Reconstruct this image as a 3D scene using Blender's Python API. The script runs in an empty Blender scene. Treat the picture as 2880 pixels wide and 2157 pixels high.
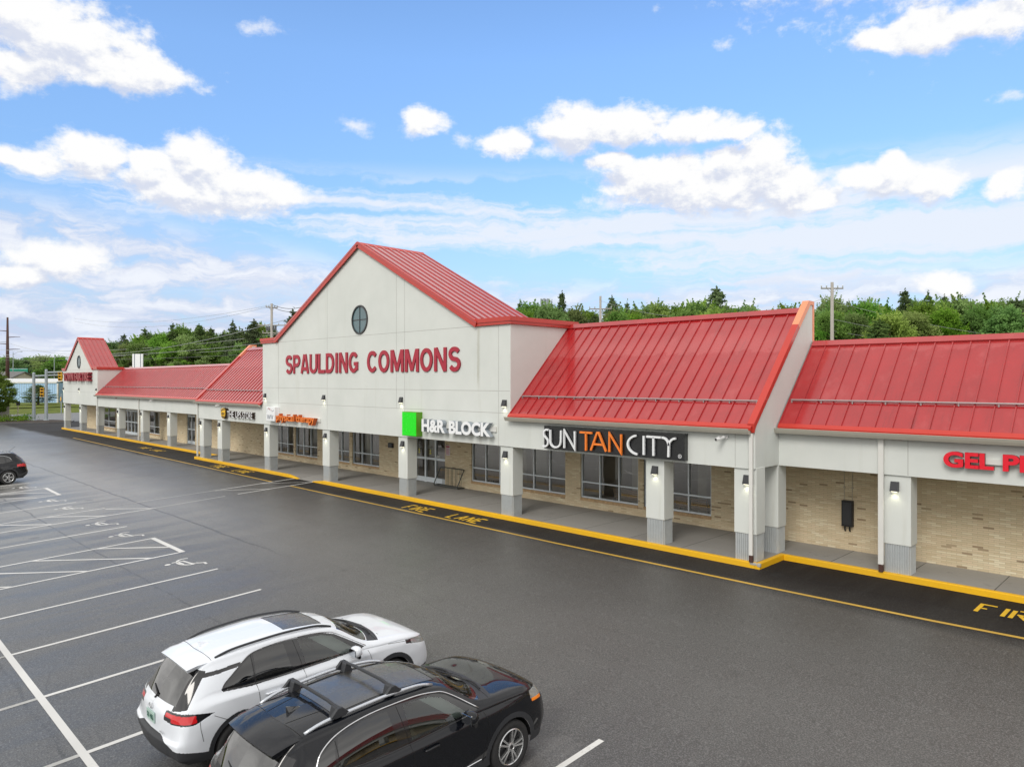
import bpy, math, random
import numpy as np
from mathutils import Vector, Matrix
SC = bpy.context.scene
COL = SC.collection
R = math.radians

# ---------------------------------------------------------------- camera
CH = 5.0
PH = math.atan2(2011, 2000)
FX, FY = -math.cos(PH), math.sin(PH)          # view direction on the ground plane
RX, RY = math.sin(PH), math.cos(PH)           # direction to the right of it
cam = bpy.data.cameras.new('camera')
cam.sensor_width = 36; cam.lens = 25.0; cam.shift_y = -7/2880
cam.clip_start = 0.1; cam.clip_end = 6000
cam_o = bpy.data.objects.new('camera', cam); COL.objects.link(cam_o)
cam_o.location = (0, 0, CH); cam_o.rotation_euler = (R(90), 0, math.pi/2-PH)
SC.camera = cam_o

# ---------------------------------------------------------------- exposure
SC.view_settings.view_transform = 'Standard'
SC.view_settings.look = 'None'
SC.view_settings.exposure = 0.0
SC.view_settings.gamma = 1
SC.view_settings.use_curve_mapping = False
SC.cycles.max_bounces = 7
SC.cycles.diffuse_bounces = 3
SC.cycles.glossy_bounces = 4
SC.cycles.transparent_max_bounces = 10
SC.cycles.caustics_reflective = False
SC.cycles.caustics_refractive = False
SC.cycles.sample_clamp_indirect = 4
SC.cycles.use_denoising = True

# ---------------------------------------------------------------- sun
SUN_EL = R(40)
sdx, sdy = 0.30, -0.95                         # horizontal direction towards the sun
sun = bpy.data.lights.new('sun', 'SUN'); sun.energy = 1.7; sun.angle = R(25); sun.color = (1, .955, .89)
sun_o = bpy.data.objects.new('sun', sun); COL.objects.link(sun_o)
sv = Vector((sdx*math.cos(SUN_EL), sdy*math.cos(SUN_EL), math.sin(SUN_EL)))
sun_o.rotation_euler = sv.to_track_quat('Z', 'Y').to_euler()

# ---------------------------------------------------------------- sky
class NT:
    def __init__(s, tree): s.t = tree; s.t.nodes.clear()
    def n(s, typ, ins=None, **kw):
        nd = s.t.nodes.new('ShaderNode'+typ)
        for k, v in kw.items(): setattr(nd, k, v)
        for k, v in (ins or {}).items():
            if isinstance(v, bpy.types.NodeSocket): s.t.links.new(v, nd.inputs[k])
            else: nd.inputs[k].default_value = v
        return nd
    def m(s, op, a, b=0.0, c=0.0, clamp=False):
        return s.n('Math', {0: a, 1: b, 2: c}, operation=op, use_clamp=clamp).outputs[0]
    def v(s, op, a, b=(0, 0, 0)):
        nd = s.n('VectorMath', {0: a, 1: b}, operation=op)
        return nd.outputs['Value'] if op in ('LENGTH', 'DOT_PRODUCT') else nd.outputs[0]
    def mix(s, f, a, b, blend='MIX'):
        nd = s.n('Mix', {}, data_type='RGBA', blend_type=blend)
        for i, x in ((0, f), (6, a), (7, b)):
            if isinstance(x, bpy.types.NodeSocket): s.t.links.new(x, nd.inputs[i])
            else: nd.inputs[i].default_value = x if i == 0 else (tuple(x)+(1,))[:4]
        return nd.outputs[2]
    def rng(s, v, a, b, c=0.0, d=1.0, smooth=False):
        return s.n('MapRange', {0: v, 1: a, 2: b, 3: c, 4: d}, interpolation_type='SMOOTHSTEP' if smooth else 'LINEAR').outputs[0]
    def noise(s, vec, scale, detail=4, rough=.5, dist=0):
        return s.n('TexNoise', {'Vector': vec, 'Scale': scale, 'Detail': detail, 'Roughness': rough, 'Distortion': dist}).outputs[0]
    def xyz(s, x, y, z): return s.n('CombineXYZ', {0: x, 1: y, 2: z}).outputs[0]
    def sep(s, v): return s.n('SeparateXYZ', {0: v}).outputs
    def link(s, a, b): s.t.links.new(a, b)

def azel(x, y):                                # angle pair of a sky direction seen x to the right and y above the view axis
    d = Vector((FX+x*RX, FY+x*RY, y)).normalized()
    return math.atan2(d.x, d.y), math.asin(d.z)

W = bpy.data.worlds.new('World'); SC.world = W; W.use_nodes = True
nt = NT(W.node_tree)
gen = nt.n('TexCoord').outputs['Generated']
sx_, sy_, sz_ = nt.sep(gen)[0:3]
az = nt.m('ARCTAN2', sx_, sy_); el = nt.m('ARCSINE', sz_)
pos = nt.xyz(az, el, 0)
CL = [(120, 75, 195, 70), (275, 152, 150, 42), (40, 145, 80, 38), (30, 20, 130, 50),
      (190, 335, 95, 40), (60, 345, 90, 26), (330, 345, 60, 20), (430, 352, 78, 50), (470, 405, 160, 55), (370, 405, 100, 42), (590, 415, 80, 26),
      (925, 262, 50, 28), (1095, 310, 65, 26), (1240, 282, 88, 46), (1360, 275, 90, 44), (1500, 275, 110, 30), (1600, 280, 60, 16),
      (1330, 350, 60, 18), (1420, 396, 130, 54), (1560, 405, 150, 52), (1650, 345, 70, 58), (1700, 400, 80, 50), (1765, 425, 45, 26), (1560, 345, 45, 28),
      (1930, 382, 75, 36), (1925, 352, 30, 26), (2010, 395, 90, 34), (1850, 385, 50, 24), (2180, 398, 48, 28),
      (2000, 70, 90, 42), (2090, 45, 90, 36), (2180, 30, 60, 40), (1910, 85, 70, 22), (2030, 612, 58, 28), (120, 560, 110, 36), (40, 600, 60, 22)]
CS = [(570, 62, 62, 16), (890, 284, 36, 16), (775, 272, 46, 16), (997, 300, 28, 14), (1560, 95, 30, 13), (2180, 208, 50, 14), (10, 190, 36, 24), (1310, 440, 60, 14), (590, 380, 26, 12), (1180, 330, 60, 16)]
# the rest of the sky, out of the photograph but seen in glass and paint
rnd = random.Random(4)
OFF = []
for i in range(16):
    a0 = rnd.uniform(.35, 5.6) + math.atan2(FX, FY) ; e0 = rnd.uniform(.3, 1.0)
    a0 = (a0+math.pi) % (2*math.pi)-math.pi
    OFF.append((a0, e0, rnd.uniform(.2, .42), rnd.uniform(.09, .2)))
def field(p, lst=None, off=True):
    cur = None
    for k, (cx, cy, rx, ry) in enumerate(lst or CL):
        x, y = (cx-1106)/1536, (823-cy)/1536
        a0, e0 = azel(x, y); a1, _ = azel(x+rx/1536, y); _, e1 = azel(x, y+ry/1536)
        q = nt.v('LENGTH', nt.v('MULTIPLY', nt.v('SUBTRACT', p, (a0, e0, 0)), (.92/abs(a1-a0), .80/abs(e1-e0), 0)))
        cur = q if cur is None else nt.m('SMOOTH_MIN', cur, q, .25)
    for a0, e0, ra, re in (OFF if off else []):
        q = nt.v('LENGTH', nt.v('MULTIPLY', nt.v('SUBTRACT', p, (a0, e0, 0)), (1/ra, 1/re, 0)))
        cur = nt.m('MINIMUM', cur, q)
    return nt.m('SUBTRACT', 1.0, cur)
warp = nt.n('TexNoise', {'Vector': pos, 'Scale': 22, 'Detail': 4}).outputs['Color']
pw = nt.v('ADD', pos, nt.v('MULTIPLY', nt.v('SUBTRACT', warp, (.5, .5, .5)), (.034, .022, 0)))
f0 = field(pw)
sp = nt.v('MULTIPLY', pos, (1, 1.45, 1))
n1 = nt.noise(sp, 21, 11, .64, .1)
f1 = field(nt.v('ADD', pw, (.004, .026, 0)))
edge = nt.m('ADD', nt.m('MULTIPLY', f0, 1.15), nt.m('MULTIPLY', nt.m('SUBTRACT', n1, .5), 2.0))
dens = nt.rng(edge, -.22, .40, 0, 1, True)
n1b = nt.noise(nt.v('ADD', sp, (.004, .016, 0)), 21, 7, .60, .1)
lit = nt.m('ADD', .60, nt.m('MULTIPLY', nt.m('SUBTRACT', f0, f1), .46))
lit = nt.m('ADD', lit, nt.m('MULTIPLY', nt.m('SUBTRACT', n1, n1b), 1.6))
lit = nt.m('ADD', lit, nt.m('MULTIPLY', nt.m('SUBTRACT', n1, .5), .4), clamp=True)
ccol = nt.mix(nt.rng(lit, .30, .80, 0, 1, True), (.70, .745, .87), (1.0, 1.0, 1.0))
fs = field(pw, CS, False)
dsm = nt.rng(nt.m('ADD', nt.m('MULTIPLY', fs, .9), nt.m('MULTIPLY', nt.m('SUBTRACT', nt.noise(sp, 40, 9, .66), .5), 2.4)), -.05, 1.15, 0, .85, True)
# thin streaked cloud low in the sky
st = nt.xyz(nt.m('MULTIPLY', az, 2.2), nt.m('MULTIPLY', el, 24), 3.3)
n2 = nt.noise(nt.v('ADD', st, nt.v('MULTIPLY', warp, (.6, .7, 0))), 1.0, 8, .60, .15)
# the streaks gather in two broad bands
bandA = nt.m('MULTIPLY', nt.rng(el, .095, .135, 0, 1, True), nt.rng(el, .235, .30, 1, 0, True))
n2 = nt.m('ADD', n2, nt.m('MULTIPLY', nt.m('SUBTRACT', nt.rng(az, -1.35, -.35), .5), .12))
d2 = nt.m('MULTIPLY', nt.rng(n2, .44, .60, 0, .93, True), bandA)
# broken grey-lilac cloud on the horizon
st3 = nt.xyz(nt.m('MULTIPLY', az, 8), nt.m('MULTIPLY', el, 24), 8)
n3 = nt.noise(nt.v('ADD', st3, nt.v('MULTIPLY', warp, (.6, .6, 0))), 1.25, 9, .62, .3)
low = nt.rng(nt.m('SUBTRACT', el, nt.rng(az, -1.35, -.85, .075, 0)), .10, .16, 1, 0, True)
d3 = nt.m('MULTIPLY', low, nt.rng(nt.m('ADD', n3, nt.rng(el, 0, .1, .25, 0)), .38, .56, .25, .95, True))
c3 = nt.mix(nt.rng(n3, .40, .66, 0, 1, True), (.60, .67, .86), (.90, .93, 1.0))
sky = nt.n('TexSky', sky_type='NISHITA', sun_disc=False, sun_elevation=SUN_EL, sun_rotation=math.atan2(sdx, sdy), altitude=0, air_density=1.0, dust_density=.6, ozone_density=1.5)
SKYK = 0.12
hz = nt.rng(el, 0, .42, .50, 1)
base = nt.n('VectorMath', {0: sky.outputs[0], 1: nt.xyz(nt.m('MULTIPLY', hz, 1.62*SKYK), nt.m('MULTIPLY', hz, 1.92*SKYK), nt.m('MULTIPLY', hz, 2.2*SKYK))}, operation='MULTIPLY').outputs[0]
c = nt.mix(nt.rng(el, .0, .26, .75, 0), base, (.52, .70, .97))
c = nt.mix(d2, c, (.84, .89, .98))
c = nt.mix(d3, c, c3)
c = nt.mix(dsm, c, (.93, .95, 1.0))
c = nt.mix(dens, c, ccol)
# away from the blue gap in front of the camera the sky is closed by bright, slightly warm cloud
daz = nt.m('ABSOLUTE', nt.m('SUBTRACT', az, math.atan2(FX, FY)))
gap = nt.m('MAXIMUM', nt.rng(el, .47, .60), nt.rng(daz, .64, .82))
dk = nt.noise(nt.v('MULTIPLY', gen, (1, 1, 2.2)), 1.7, 7, .6, .6)
deck = nt.m('MULTIPLY', nt.rng(nt.m('ADD', gap, nt.m('MULTIPLY', nt.m('SUBTRACT', dk, .5), .6)), .2, .75, 0, 1, True), nt.rng(dk, .30, .42, .8, 1, True))
dcol = nt.n('VectorMath', {0: nt.mix(nt.rng(dk, .32, .68, 0, 1, True), (.62, .61, .60), (1, .985, .955)), 'Scale': nt.rng(el, 0, .6, 1.55, 1.20)}, operation='SCALE').outputs[0]
c = nt.mix(deck, c, (1, 1, 1)); dmix = c.node; nt.link(dcol, dmix.inputs[7])
c = nt.n('VectorMath', {0: c, 'Scale': 1/0.12}, operation='SCALE').outputs[0]
bg = nt.n('Background', {'Color': c, 'Strength': 0.12})
nt.link(bg.outputs[0], nt.n('OutputWorld').inputs[0])
W.cycles.sampling_method = 'MANUAL'; W.cycles.sample_map_resolution = 512
# ================================================================ helpers
def mesh_quads(name, V, F, m_):               # large smooth quad mesh
    me = bpy.data.meshes.new(name); n = len(F); me.vertices.add(len(V)); me.vertices.foreach_set('co', np.ascontiguousarray(V, dtype=np.float32).ravel())
    me.loops.add(4*n); me.loops.foreach_set('vertex_index', np.ascontiguousarray(F, dtype=np.int32).ravel()); me.polygons.add(n)
    me.polygons.foreach_set('loop_start', np.arange(0, 4*n, 4, dtype=np.int32)); me.polygons.foreach_set('loop_total', np.full(n, 4, np.int32))
    me.polygons.foreach_set('use_smooth', [True]*n); me.materials.append(m_); me.update(); me.validate(); return me
def mesh_np(name, verts, faces, mats=(), midx=None, smooth=False):
    me = bpy.data.meshes.new(name)
    me.from_pydata([tuple(map(float, v)) for v in verts], [], [tuple(map(int, f)) for f in faces])
    for m_ in mats: me.materials.append(m_)
    if midx is not None: me.polygons.foreach_set('material_index', np.asarray(midx, dtype=np.int32))
    if smooth: me.polygons.foreach_set('use_smooth', [True]*len(me.polygons))
    me.update()
    return me
def obj(name, me, parent=None, loc=None, rot=None):
    o = bpy.data.objects.new(name, me); COL.objects.link(o)
    if parent: o.parent = parent
    if loc: o.location = loc
    if rot: o.rotation_euler = rot
    return o
def tag(o, label, cat, group=None, kind=None):
    o['label'] = label; o['category'] = cat
    if group: o['group'] = group
    if kind: o['kind'] = kind
    return o
def struct(o): o['kind'] = 'structure'; return o
def thing(name, label, cat, loc=(0, 0, 0), rot=(0, 0, 0), group=None):
    o = bpy.data.objects.new(name, None); COL.objects.link(o); o.empty_display_size = .2
    o.location = loc; o.rotation_euler = rot
    return tag(o, label, cat, group)
def dup(root, loc, rot=None, label=None, group=None, scale=None):
    r = root.copy(); COL.objects.link(r); r.location = loc
    if rot is not None: r.rotation_euler = rot
    if label: r['label'] = label
    if group: r['group'] = group
    if scale is not None: r.scale = scale
    for ch in root.children:
        c_ = ch.copy(); COL.objects.link(c_); c_.parent = r
        for g in ch.children:
            d_ = g.copy(); COL.objects.link(d_); d_.parent = c_
    return r
class MB:
    def __init__(s): s.v = []; s.f = []; s.m = []
    def add(s, vs, fs, mi=0):
        b = len(s.v); s.v += [tuple(p) for p in vs]; s.f += [tuple(b+i for i in f) for f in fs]; s.m += [mi]*len(fs); return s
    def box(s, x0, x1, y0, y1, z0, z1, mi=0):
        vs = [(x, y, z) for z in (z0, z1) for y in (y0, y1) for x in (x0, x1)]
        return s.add(vs, [(0, 2, 3, 1), (4, 5, 7, 6), (0, 1, 5, 4), (2, 6, 7, 3), (0, 4, 6, 2), (1, 3, 7, 5)], mi)
    def quad(s, a, b, c_, d, mi=0): return s.add([a, b, c_, d], [(0, 1, 2, 3)], mi)
    def prism(s, pts, vec, mi=0):            # polygon pts swept along vec
        n = len(pts); vec = Vector(vec)
        vs = [Vector(p) for p in pts]+[Vector(p)+vec for p in pts]
        fs = [tuple(range(n)), tuple(range(2*n-1, n-1, -1))]+[(i, i+n, (i+1) % n+n, (i+1) % n) for i in range(n)]
        return s.add(vs, fs, mi)
    def tube(s, pts, r, n=8, mi=0, cap=True):
        pts = [Vector(p) for p in pts]; rs = r if isinstance(r, (list, tuple)) else [r]*len(pts)
        b = len(s.v); prev = None
        for i, p in enumerate(pts):
            t = (pts[min(i+1, len(pts)-1)]-pts[max(i-1, 0)]).normalized()
            if prev is None:
                u = t.cross(Vector((0, 0, 1)) if abs(t.z) < .9 else Vector((1, 0, 0))).normalized()
            else: u = (prev-t*prev.dot(t)).normalized()
            prev = u; w = t.cross(u)
            for k in range(n):
                a = 2*math.pi*k/n; s.v.append(tuple(p+(u*math.cos(a)+w*math.sin(a))*rs[i]))
        for i in range(len(pts)-1):
            for k in range(n):
                k2 = (k+1) % n
                s.f.append((b+i*n+k, b+i*n+k2, b+(i+1)*n+k2, b+(i+1)*n+k)); s.m.append(mi)
        if cap:
            s.f.append(tuple(b+k for k in range(n-1, -1, -1))); s.m.append(mi)
            e = b+(len(pts)-1)*n; s.f.append(tuple(e+k for k in range(n))); s.m.append(mi)
        return s
    def lathe(s, prof, axis='Z', n=24, c0=(0, 0, 0), mi=0):   # prof = [(r, h)]
        b = len(s.v)
        for r_, h in prof:
            for k in range(n):
                a = 2*math.pi*k/n; ca, sa = r_*math.cos(a), r_*math.sin(a)
                p = (ca, sa, h) if axis == 'Z' else (h, ca, sa) if axis == 'X' else (ca, h, sa)
                s.v.append((p[0]+c0[0], p[1]+c0[1], p[2]+c0[2]))
        for i in range(len(prof)-1):
            for k in range(n):
                k2 = (k+1) % n; s.f.append((b+i*n+k, b+i*n+k2, b+(i+1)*n+k2, b+(i+1)*n+k)); s.m.append(mi)
        return s
    def build(s, name, mats, parent=None, smooth=False, bevel=0, loc=None, rot=None):
        mats = mats if isinstance(mats, (list, tuple)) else [mats]
        me = mesh_np(name, s.v, s.f, mats, s.m if len(mats) > 1 else None, smooth)
        if smooth == 'angle':
            me.polygons.foreach_set('use_smooth', [True]*len(me.polygons)); me.set_sharp_from_angle(angle=R(38))
        o = obj(name, me, parent, loc, rot)
        if bevel:
            b = o.modifiers.new('bevel', 'BEVEL'); b.width = bevel; b.segments = 2; b.limit_method = 'ANGLE'; b.angle_limit = R(40)
        return o

# ================================================================ materials
def mat(name): 
    m_ = bpy.data.materials.new(name); m_.use_nodes = True
    return m_, NT(m_.node_tree)
def finish(nt_, sh): nt_.link(sh, nt_.n('OutputMaterial').inputs[0])
def pbr(name, col, rough=.6, metal=0, var=.12, vscale=3, bump=0, bscale=60, coat=0, spec=.5, emit=0, dirt=None, obj_co=True):
    m_, n = mat(name)
    co = n.n('TexCoord').outputs['Object']
    nz = n.noise(co, vscale, 5, .6)
    dark = tuple(c_*(1-var) for c_ in col); light = tuple(min(1, c_*(1+var)) for c_ in col)
    c_ = n.mix(nz, dark, light)
    if dirt:
        d = n.noise(n.v('MULTIPLY', co, (1, 1, .25)), 1.6, 6, .65)
        c_ = n.mix(n.rng(d, .52, .8, 0, dirt[0], True), c_, dirt[1])
    ins = {'Base Color': c_, 'Roughness': n.rng(n.noise(co, vscale*4, 3), .2, .8, max(0, rough-.06), min(1, rough+.06)), 'Metallic': metal, 'Coat Weight': coat, 'Coat Roughness': .04, 'Specular IOR Level': spec}
    if emit: ins['Emission Color'] = tuple(col)+(1,); ins['Emission Strength'] = emit
    if bump:
        ins['Normal'] = n.n('Bump', {'Strength': .5, 'Distance': bump, 'Height': n.noise(co, bscale, 4)}).outputs[0]
    finish(n, n.n('BsdfPrincipled', ins).outputs[0])
    return m_

M = {}
def mk_stucco():
    m_, n = mat('white stucco')
    co = n.n('TexCoord').outputs['Object']
    a = n.noise(co, .6, 5, .6); b = n.noise(n.v('MULTIPLY', co, (1.5, 1.5, .12)), 2.2, 6, .6); f = n.noise(co, 90, 3)
    c_ = n.mix(n.rng(a, .3, .7), (.625, .655, .63), (.69, .715, .69))
    c_ = n.mix(n.rng(b, .55, .85, 0, .35, True), c_, (.50, .51, .44))
    x, y, z = n.sep(co)[0:3]
    wob = n.m('MULTIPLY', n.m('SUBTRACT', n.noise(n.xyz(0, 0, n.m('MULTIPLY', z, 2)), 1.5, 4), .5), .12)
    for sx_0, z0_, z1_, k_ in ((-19.72, 7.05, 4.9, .5), (-35.5, 7.0, 5.2, .35), (-20.1, 3.0, 2.7, .5), (-19.6, 3.0, 2.66, .5), (-21.0, 3.0, 2.72, .35)):
        q = n.m('MULTIPLY', n.rng(n.m('ABSOLUTE', n.m('ADD', n.m('SUBTRACT', x, sx_0), wob)), .02, .13, 1, 0, True), n.m('MULTIPLY', n.rng(z, z1_-.3, z1_+.3, 0, 1), n.rng(z, z0_-.02, z0_+.02, 1, 0)))
        c_ = n.mix(n.m('MULTIPLY', q, n.m('MULTIPLY', n.rng(b, .3, .7), k_)), c_, (.30, .28, .19))
    finish(n, n.n('BsdfPrincipled', {'Base Color': c_, 'Roughness': .85, 'Specular IOR Level': .25,
        'Normal': n.n('Bump', {'Strength': .35, 'Distance': .004, 'Height': f}).outputs[0]}).outputs[0])
    return m_
M['stucco'] = mk_stucco()
def mk_brick():
    m_, n = mat('tan brick')
    x, y, z = n.sep(n.n('TexCoord').outputs['Object'])[0:3]
    v = n.xyz(n.m('ADD', x, y), z, 0)
    def bt(c1, c2, mo): return n.n('TexBrick', {'Vector': v, 'Color1': c1, 'Color2': c2, 'Mortar': mo, 'Scale': 1, 'Mortar Size': .004, 'Mortar Smooth': .3, 'Brick Width': .235, 'Row Height': .052, 'Bias': 0})
    b = bt((0, 0, 0, 1), (1, 1, 1, 1), (.5, .5, .5, 1))
    r = n.n('ValToRGB', {0: b.outputs[0]}); cr = r.color_ramp
    cr.elements[0].position = 0; cr.elements[0].color = (.30, .22, .14, 1)
    cr.elements[1].position = 1; cr.elements[1].color = (.74, .66, .47, 1)
    for p, c_ in ((.02, (.34, .26, .17)), (.032, (.60, .49, .32)), (.35, (.66, .56, .38)), (.6, (.70, .58, .40)), (.8, (.64, .55, .37)), (.92, (.76, .68, .50))):
        e = cr.elements.new(p); e.color = c_+(1,)
    co = n.n('TexCoord').outputs['Object']
    c_ = n.mix(b.outputs['Fac'], r.outputs[0], (.46, .39, .27))
    c_ = n.mix(n.rng(n.noise(co, 1.1, 4), .35, .7, 0, .25), c_, (.60, .45, .29))
    finish(n, n.n('BsdfPrincipled', {'Base Color': c_, 'Roughness': .85, 'Specular IOR Level': .3,
        'Normal': n.n('Bump', {'Strength': .6, 'Distance': .006, 'Height': n.m('SUBTRACT', n.m('MULTIPLY', n.noise(co, 60, 3), .3), b.outputs['Fac'])}).outputs[0]}).outputs[0])
    return m_
M['brick'] = mk_brick()
def mk_roof(name, col, pale):
    m_, n = mat(name)
    co = n.n('TexCoord').outputs['Object']
    x, y, z = n.sep(co)[0:3]
    a = n.noise(co, 1.2, 6, .6); b = n.noise(n.xyz(n.m('MULTIPLY', x, 1.6), y, z), 1.2, 6, .65)
    c_ = n.mix(n.rng(a, .3, .7), tuple(k*.88 for k in col), tuple(k*1.08 for k in col))
    c_ = n.mix(n.rng(b, .50, .76, 0, .30, True), c_, pale)
    sl = n.noise(n.xyz(n.m('MULTIPLY', x, 9), n.m('MULTIPLY', y, .6), n.m('MULTIPLY', z, .6)), 1.0, 5, .6)
    c_ = n.mix(n.rng(sl, .55, .80, 0, .55, True), c_, tuple(k*.45 for k in col))
    c_ = n.mix(n.rng(n.noise(co, 9, 6, .8), .62, .75, 0, .35, True), c_, pale)
    # chalky patches close to the ridge
    w = n.m('MULTIPLY', n.rng(n.m('ADD', z, n.m('MULTIPLY', n.noise(co, 4.5, 5, .6), .55)), 6.12, 6.2, 0, 1, True), n.rng(z, 6.2, 6.6, 1, 0))
    c_ = n.mix(n.m('MULTIPLY', w, .30), c_, pale)
    h = n.m('ADD', n.noise(n.v('MULTIPLY', co, (1.6, .5, .5)), 1.6, 2), n.m('MULTIPLY', n.noise(co, 180, 2), .012))
    finish(n, n.n('BsdfPrincipled', {'Base Color': c_, 'Roughness': n.rng(b, .2, .8, .25, .38), 'IOR': 1.5, 'Coat Weight': .80, 'Coat IOR': 1.62, 'Coat Roughness': n.rng(b, .2, .8, .08, .16),
        'Normal': n.n('Bump', {'Strength': .5, 'Distance': .03, 'Height': h}).outputs[0]}).outputs[0])
    return m_
M['roof'] = mk_roof('red standing seam metal', (.37, .008, .011), (.52, .10, .10))
M['trim'] = pbr('bright red metal trim', (.50, .035, .022), .35, var=.1, vscale=2, coat=.2)
M['orange'] = pbr('sun faded orange red trim', (.80, .30, .16), .4, var=.12, vscale=2)
M['gutter'] = pbr('putty painted gutter', (.46, .44, .38), .4, var=.1)
M['galv'] = pbr('galvanised steel', (.50, .53, .54), .42, .25, var=.14, vscale=9, dirt=(.5, (.35, .33, .29)))
M['white_metal'] = pbr('white painted metal', (.70, .70, .67), .45, var=.05, vscale=2, dirt=(.25, (.5, .47, .4)))
M['alu'] = pbr('satin aluminium frame', (.68, .74, .78), .4, .15, var=.05)
M['black_metal'] = pbr('dark bronze metal', (.030, .032, .036), .35, var=.2)
M['joint'] = pbr('wall joint shadow groove', (.42, .42, .40), .9)
M['dark'] = pbr('dark plastic', (.012, .012, .013), .55, var=.2)
M['white_cam'] = pbr('white camera plastic', (.75, .75, .75), .3)
M['interior'] = pbr('dim shop interior', (.36, .29, .21), .8, var=.3, vscale=.7)
M['int_floor'] = pbr('shop floor tile', (.42, .33, .23), .35, var=.25, vscale=1.2)
M['rack'] = pbr('worn grey green steel', (.075, .085, .080), .4, .3, var=.3, vscale=8)
def mk_glass(name, tint, rmin, refl=1.0, rough=.01):
    m_, n = mat(name)
    fr = n.n('Fresnel', {'IOR': 1.52}).outputs[0]
    f = n.rng(fr, 0, 1, rmin, refl)
    g = n.n('BsdfGlossy', {'Color': (1, 1, 1, 1), 'Roughness': rough,
        'Normal': n.n('Bump', {'Strength': .12, 'Distance': .01, 'Height': n.noise(n.n('TexCoord').outputs['Object'], .9, 2)}).outputs[0]}).outputs[0]
    t = n.n('BsdfTransparent', {'Color': tuple(tint)+(1,)}).outputs[0]
    finish(n, n.n('MixShader', {0: f, 1: t, 2: g}).outputs[0])
    return m_
M['pane'] = mk_glass('shop glass', (.72, .74, .71), .13)
M['glass'] = mk_glass('lightly tinted glass', (.74, .82, .78), .06)
M['privacy'] = mk_glass('dark privacy glass', (.025, .028, .028), .07)
M['rear_glass'] = mk_glass('rear window glass', (.12, .13, .11), .16)
M['oval'] = pbr('round window glass', (.10, .17, .19), .08, var=.2, spec=.8)
def mk_asphalt():
    m_, n = mat('damp asphalt')
    co = n.n('TexCoord').outputs['Object']
    x, y, z = n.sep(co)[0:3]
    big = n.noise(co, .16, 6, .6, .3)
    st = n.noise(n.xyz(n.m('MULTIPLY', x, 2.6), n.m('MULTIPLY', y, .45), 0), .42, 5, .6, .3)
    fine = n.noise(co, 42, 3, .8); fine2 = n.noise(co, 240, 2, .5)
    c_ = n.mix(n.rng(big, .3, .7), (.070, .070, .068), (.100, .100, .096))
    # pale sky sheen painted into the asphalt colour towards the far end
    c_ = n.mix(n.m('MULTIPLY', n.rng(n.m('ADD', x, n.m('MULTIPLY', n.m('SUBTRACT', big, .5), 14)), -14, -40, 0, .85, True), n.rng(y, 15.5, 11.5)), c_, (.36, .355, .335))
    # fresh black asphalt by the kerb, plus the arcade's dark reflection painted in
    kerb_noise = n.noise(n.v('MULTIPLY', co, (.5, 1.6, 1)), .5, 6, .6, .4)
    grad = n.rng(n.m('ADD', y, n.m('MULTIPLY', n.m('SUBTRACT', kerb_noise, .5), 5)), 10.0, 17.0, 0, .85, True)
    c_ = n.mix(grad, c_, (.040, .036, .033))
    kerb_dark = n.rng(n.m('ADD', y, n.m('MULTIPLY', kerb_noise, 1.1)), 16.75, 17.65, 0, 1, True)
    c_ = n.mix(n.m('MULTIPLY', kerb_dark, .80), c_, (.022, .019, .017))
    jog = n.m('MULTIPLY', n.rng(x, -8.9, -8.3), n.rng(n.m('ADD', y, n.m('MULTIPLY', kerb_noise, 1.2)), 17.6, 18.6, 0, 1, True))
    c_ = n.mix(n.m('MULTIPLY', jog, .8), c_, (.012, .009, .008))
    wsm = n.m('MULTIPLY', n.m('SUBTRACT', n.noise(co, .7, 4), .5), .25)
    for ax_, at_, lo_, hi_, wd in ((1, 6.76, -60, -15.5, .030), (1, 10.5, -60, -21, .045), (0, -33.55, 4, 14, .03), (0, -46.6, 6, 18, .05), (1, 2.86, -22, -11, .03)):
        p_, o_ = (y, x) if ax_ == 1 else (x, y)
        q = n.m('MULTIPLY', n.rng(n.m('ABSOLUTE', n.m('ADD', n.m('SUBTRACT', p_, at_), wsm)), wd*.4, wd*1.6, 1, 0), n.m('MULTIPLY', n.rng(o_, lo_-1, lo_+1), n.rng(o_, hi_-1.5, hi_+1.5, 1, 0)))
        c_ = n.mix(n.m('MULTIPLY', q, .7), c_, (.020, .020, .019))
    pt = n.rng(n.m('SQRT', n.m('ADD', n.m('POWER', n.m('ABSOLUTE', n.m('SUBTRACT', x, -6.85)), 2), n.m('POWER', n.m('ABSOLUTE', n.m('SUBTRACT', y, 7.75)), 2))), .45, .62, .35, 0, True)
    c_ = n.mix(pt, c_, (.22, .215, .21))
    spots = n.n('TexVoronoi', {'Vector': co, 'Scale': .42}).outputs['Distance']
    c_ = n.mix(n.m('MULTIPLY', n.rng(spots, .05, .10, 1, 0, True), .45), c_, (.025, .024, .023))
    stall = n.rng(n.m('ADD', y, n.m('MULTIPLY', big, 3)), 9.5, 12.5, 1, 0, True)
    wet = n.m('MULTIPLY', n.rng(st, .42, .62, 0, 1, True), n.rng(stall, 0, 1, .25, 1))
    c_ = n.mix(n.m('MULTIPLY', wet, .80), c_, (.050, .050, .047))
    kk = n.rng(kerb_dark, 0, 1, 1, .22)
    c_ = n.mix(n.m('MULTIPLY', kk, n.rng(fine, .50, .64, 0, .8)), c_, tuple([.21]*3))
    c_ = n.mix(n.rng(fine, .49, .36, 0, .7), c_, tuple([.028]*3))
    # hairline cracks
    vo = n.n('TexVoronoi', {'Vector': n.v('ADD', n.v('MULTIPLY', co, (.10, .16, 0)), n.v('MULTIPLY', n.n('TexNoise', {'Vector': co, 'Scale': .8, 'Detail': 5}).outputs['Color'], (.10, .10, 0))), 'Scale': 1}, feature='DISTANCE_TO_EDGE').outputs[0]
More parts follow.
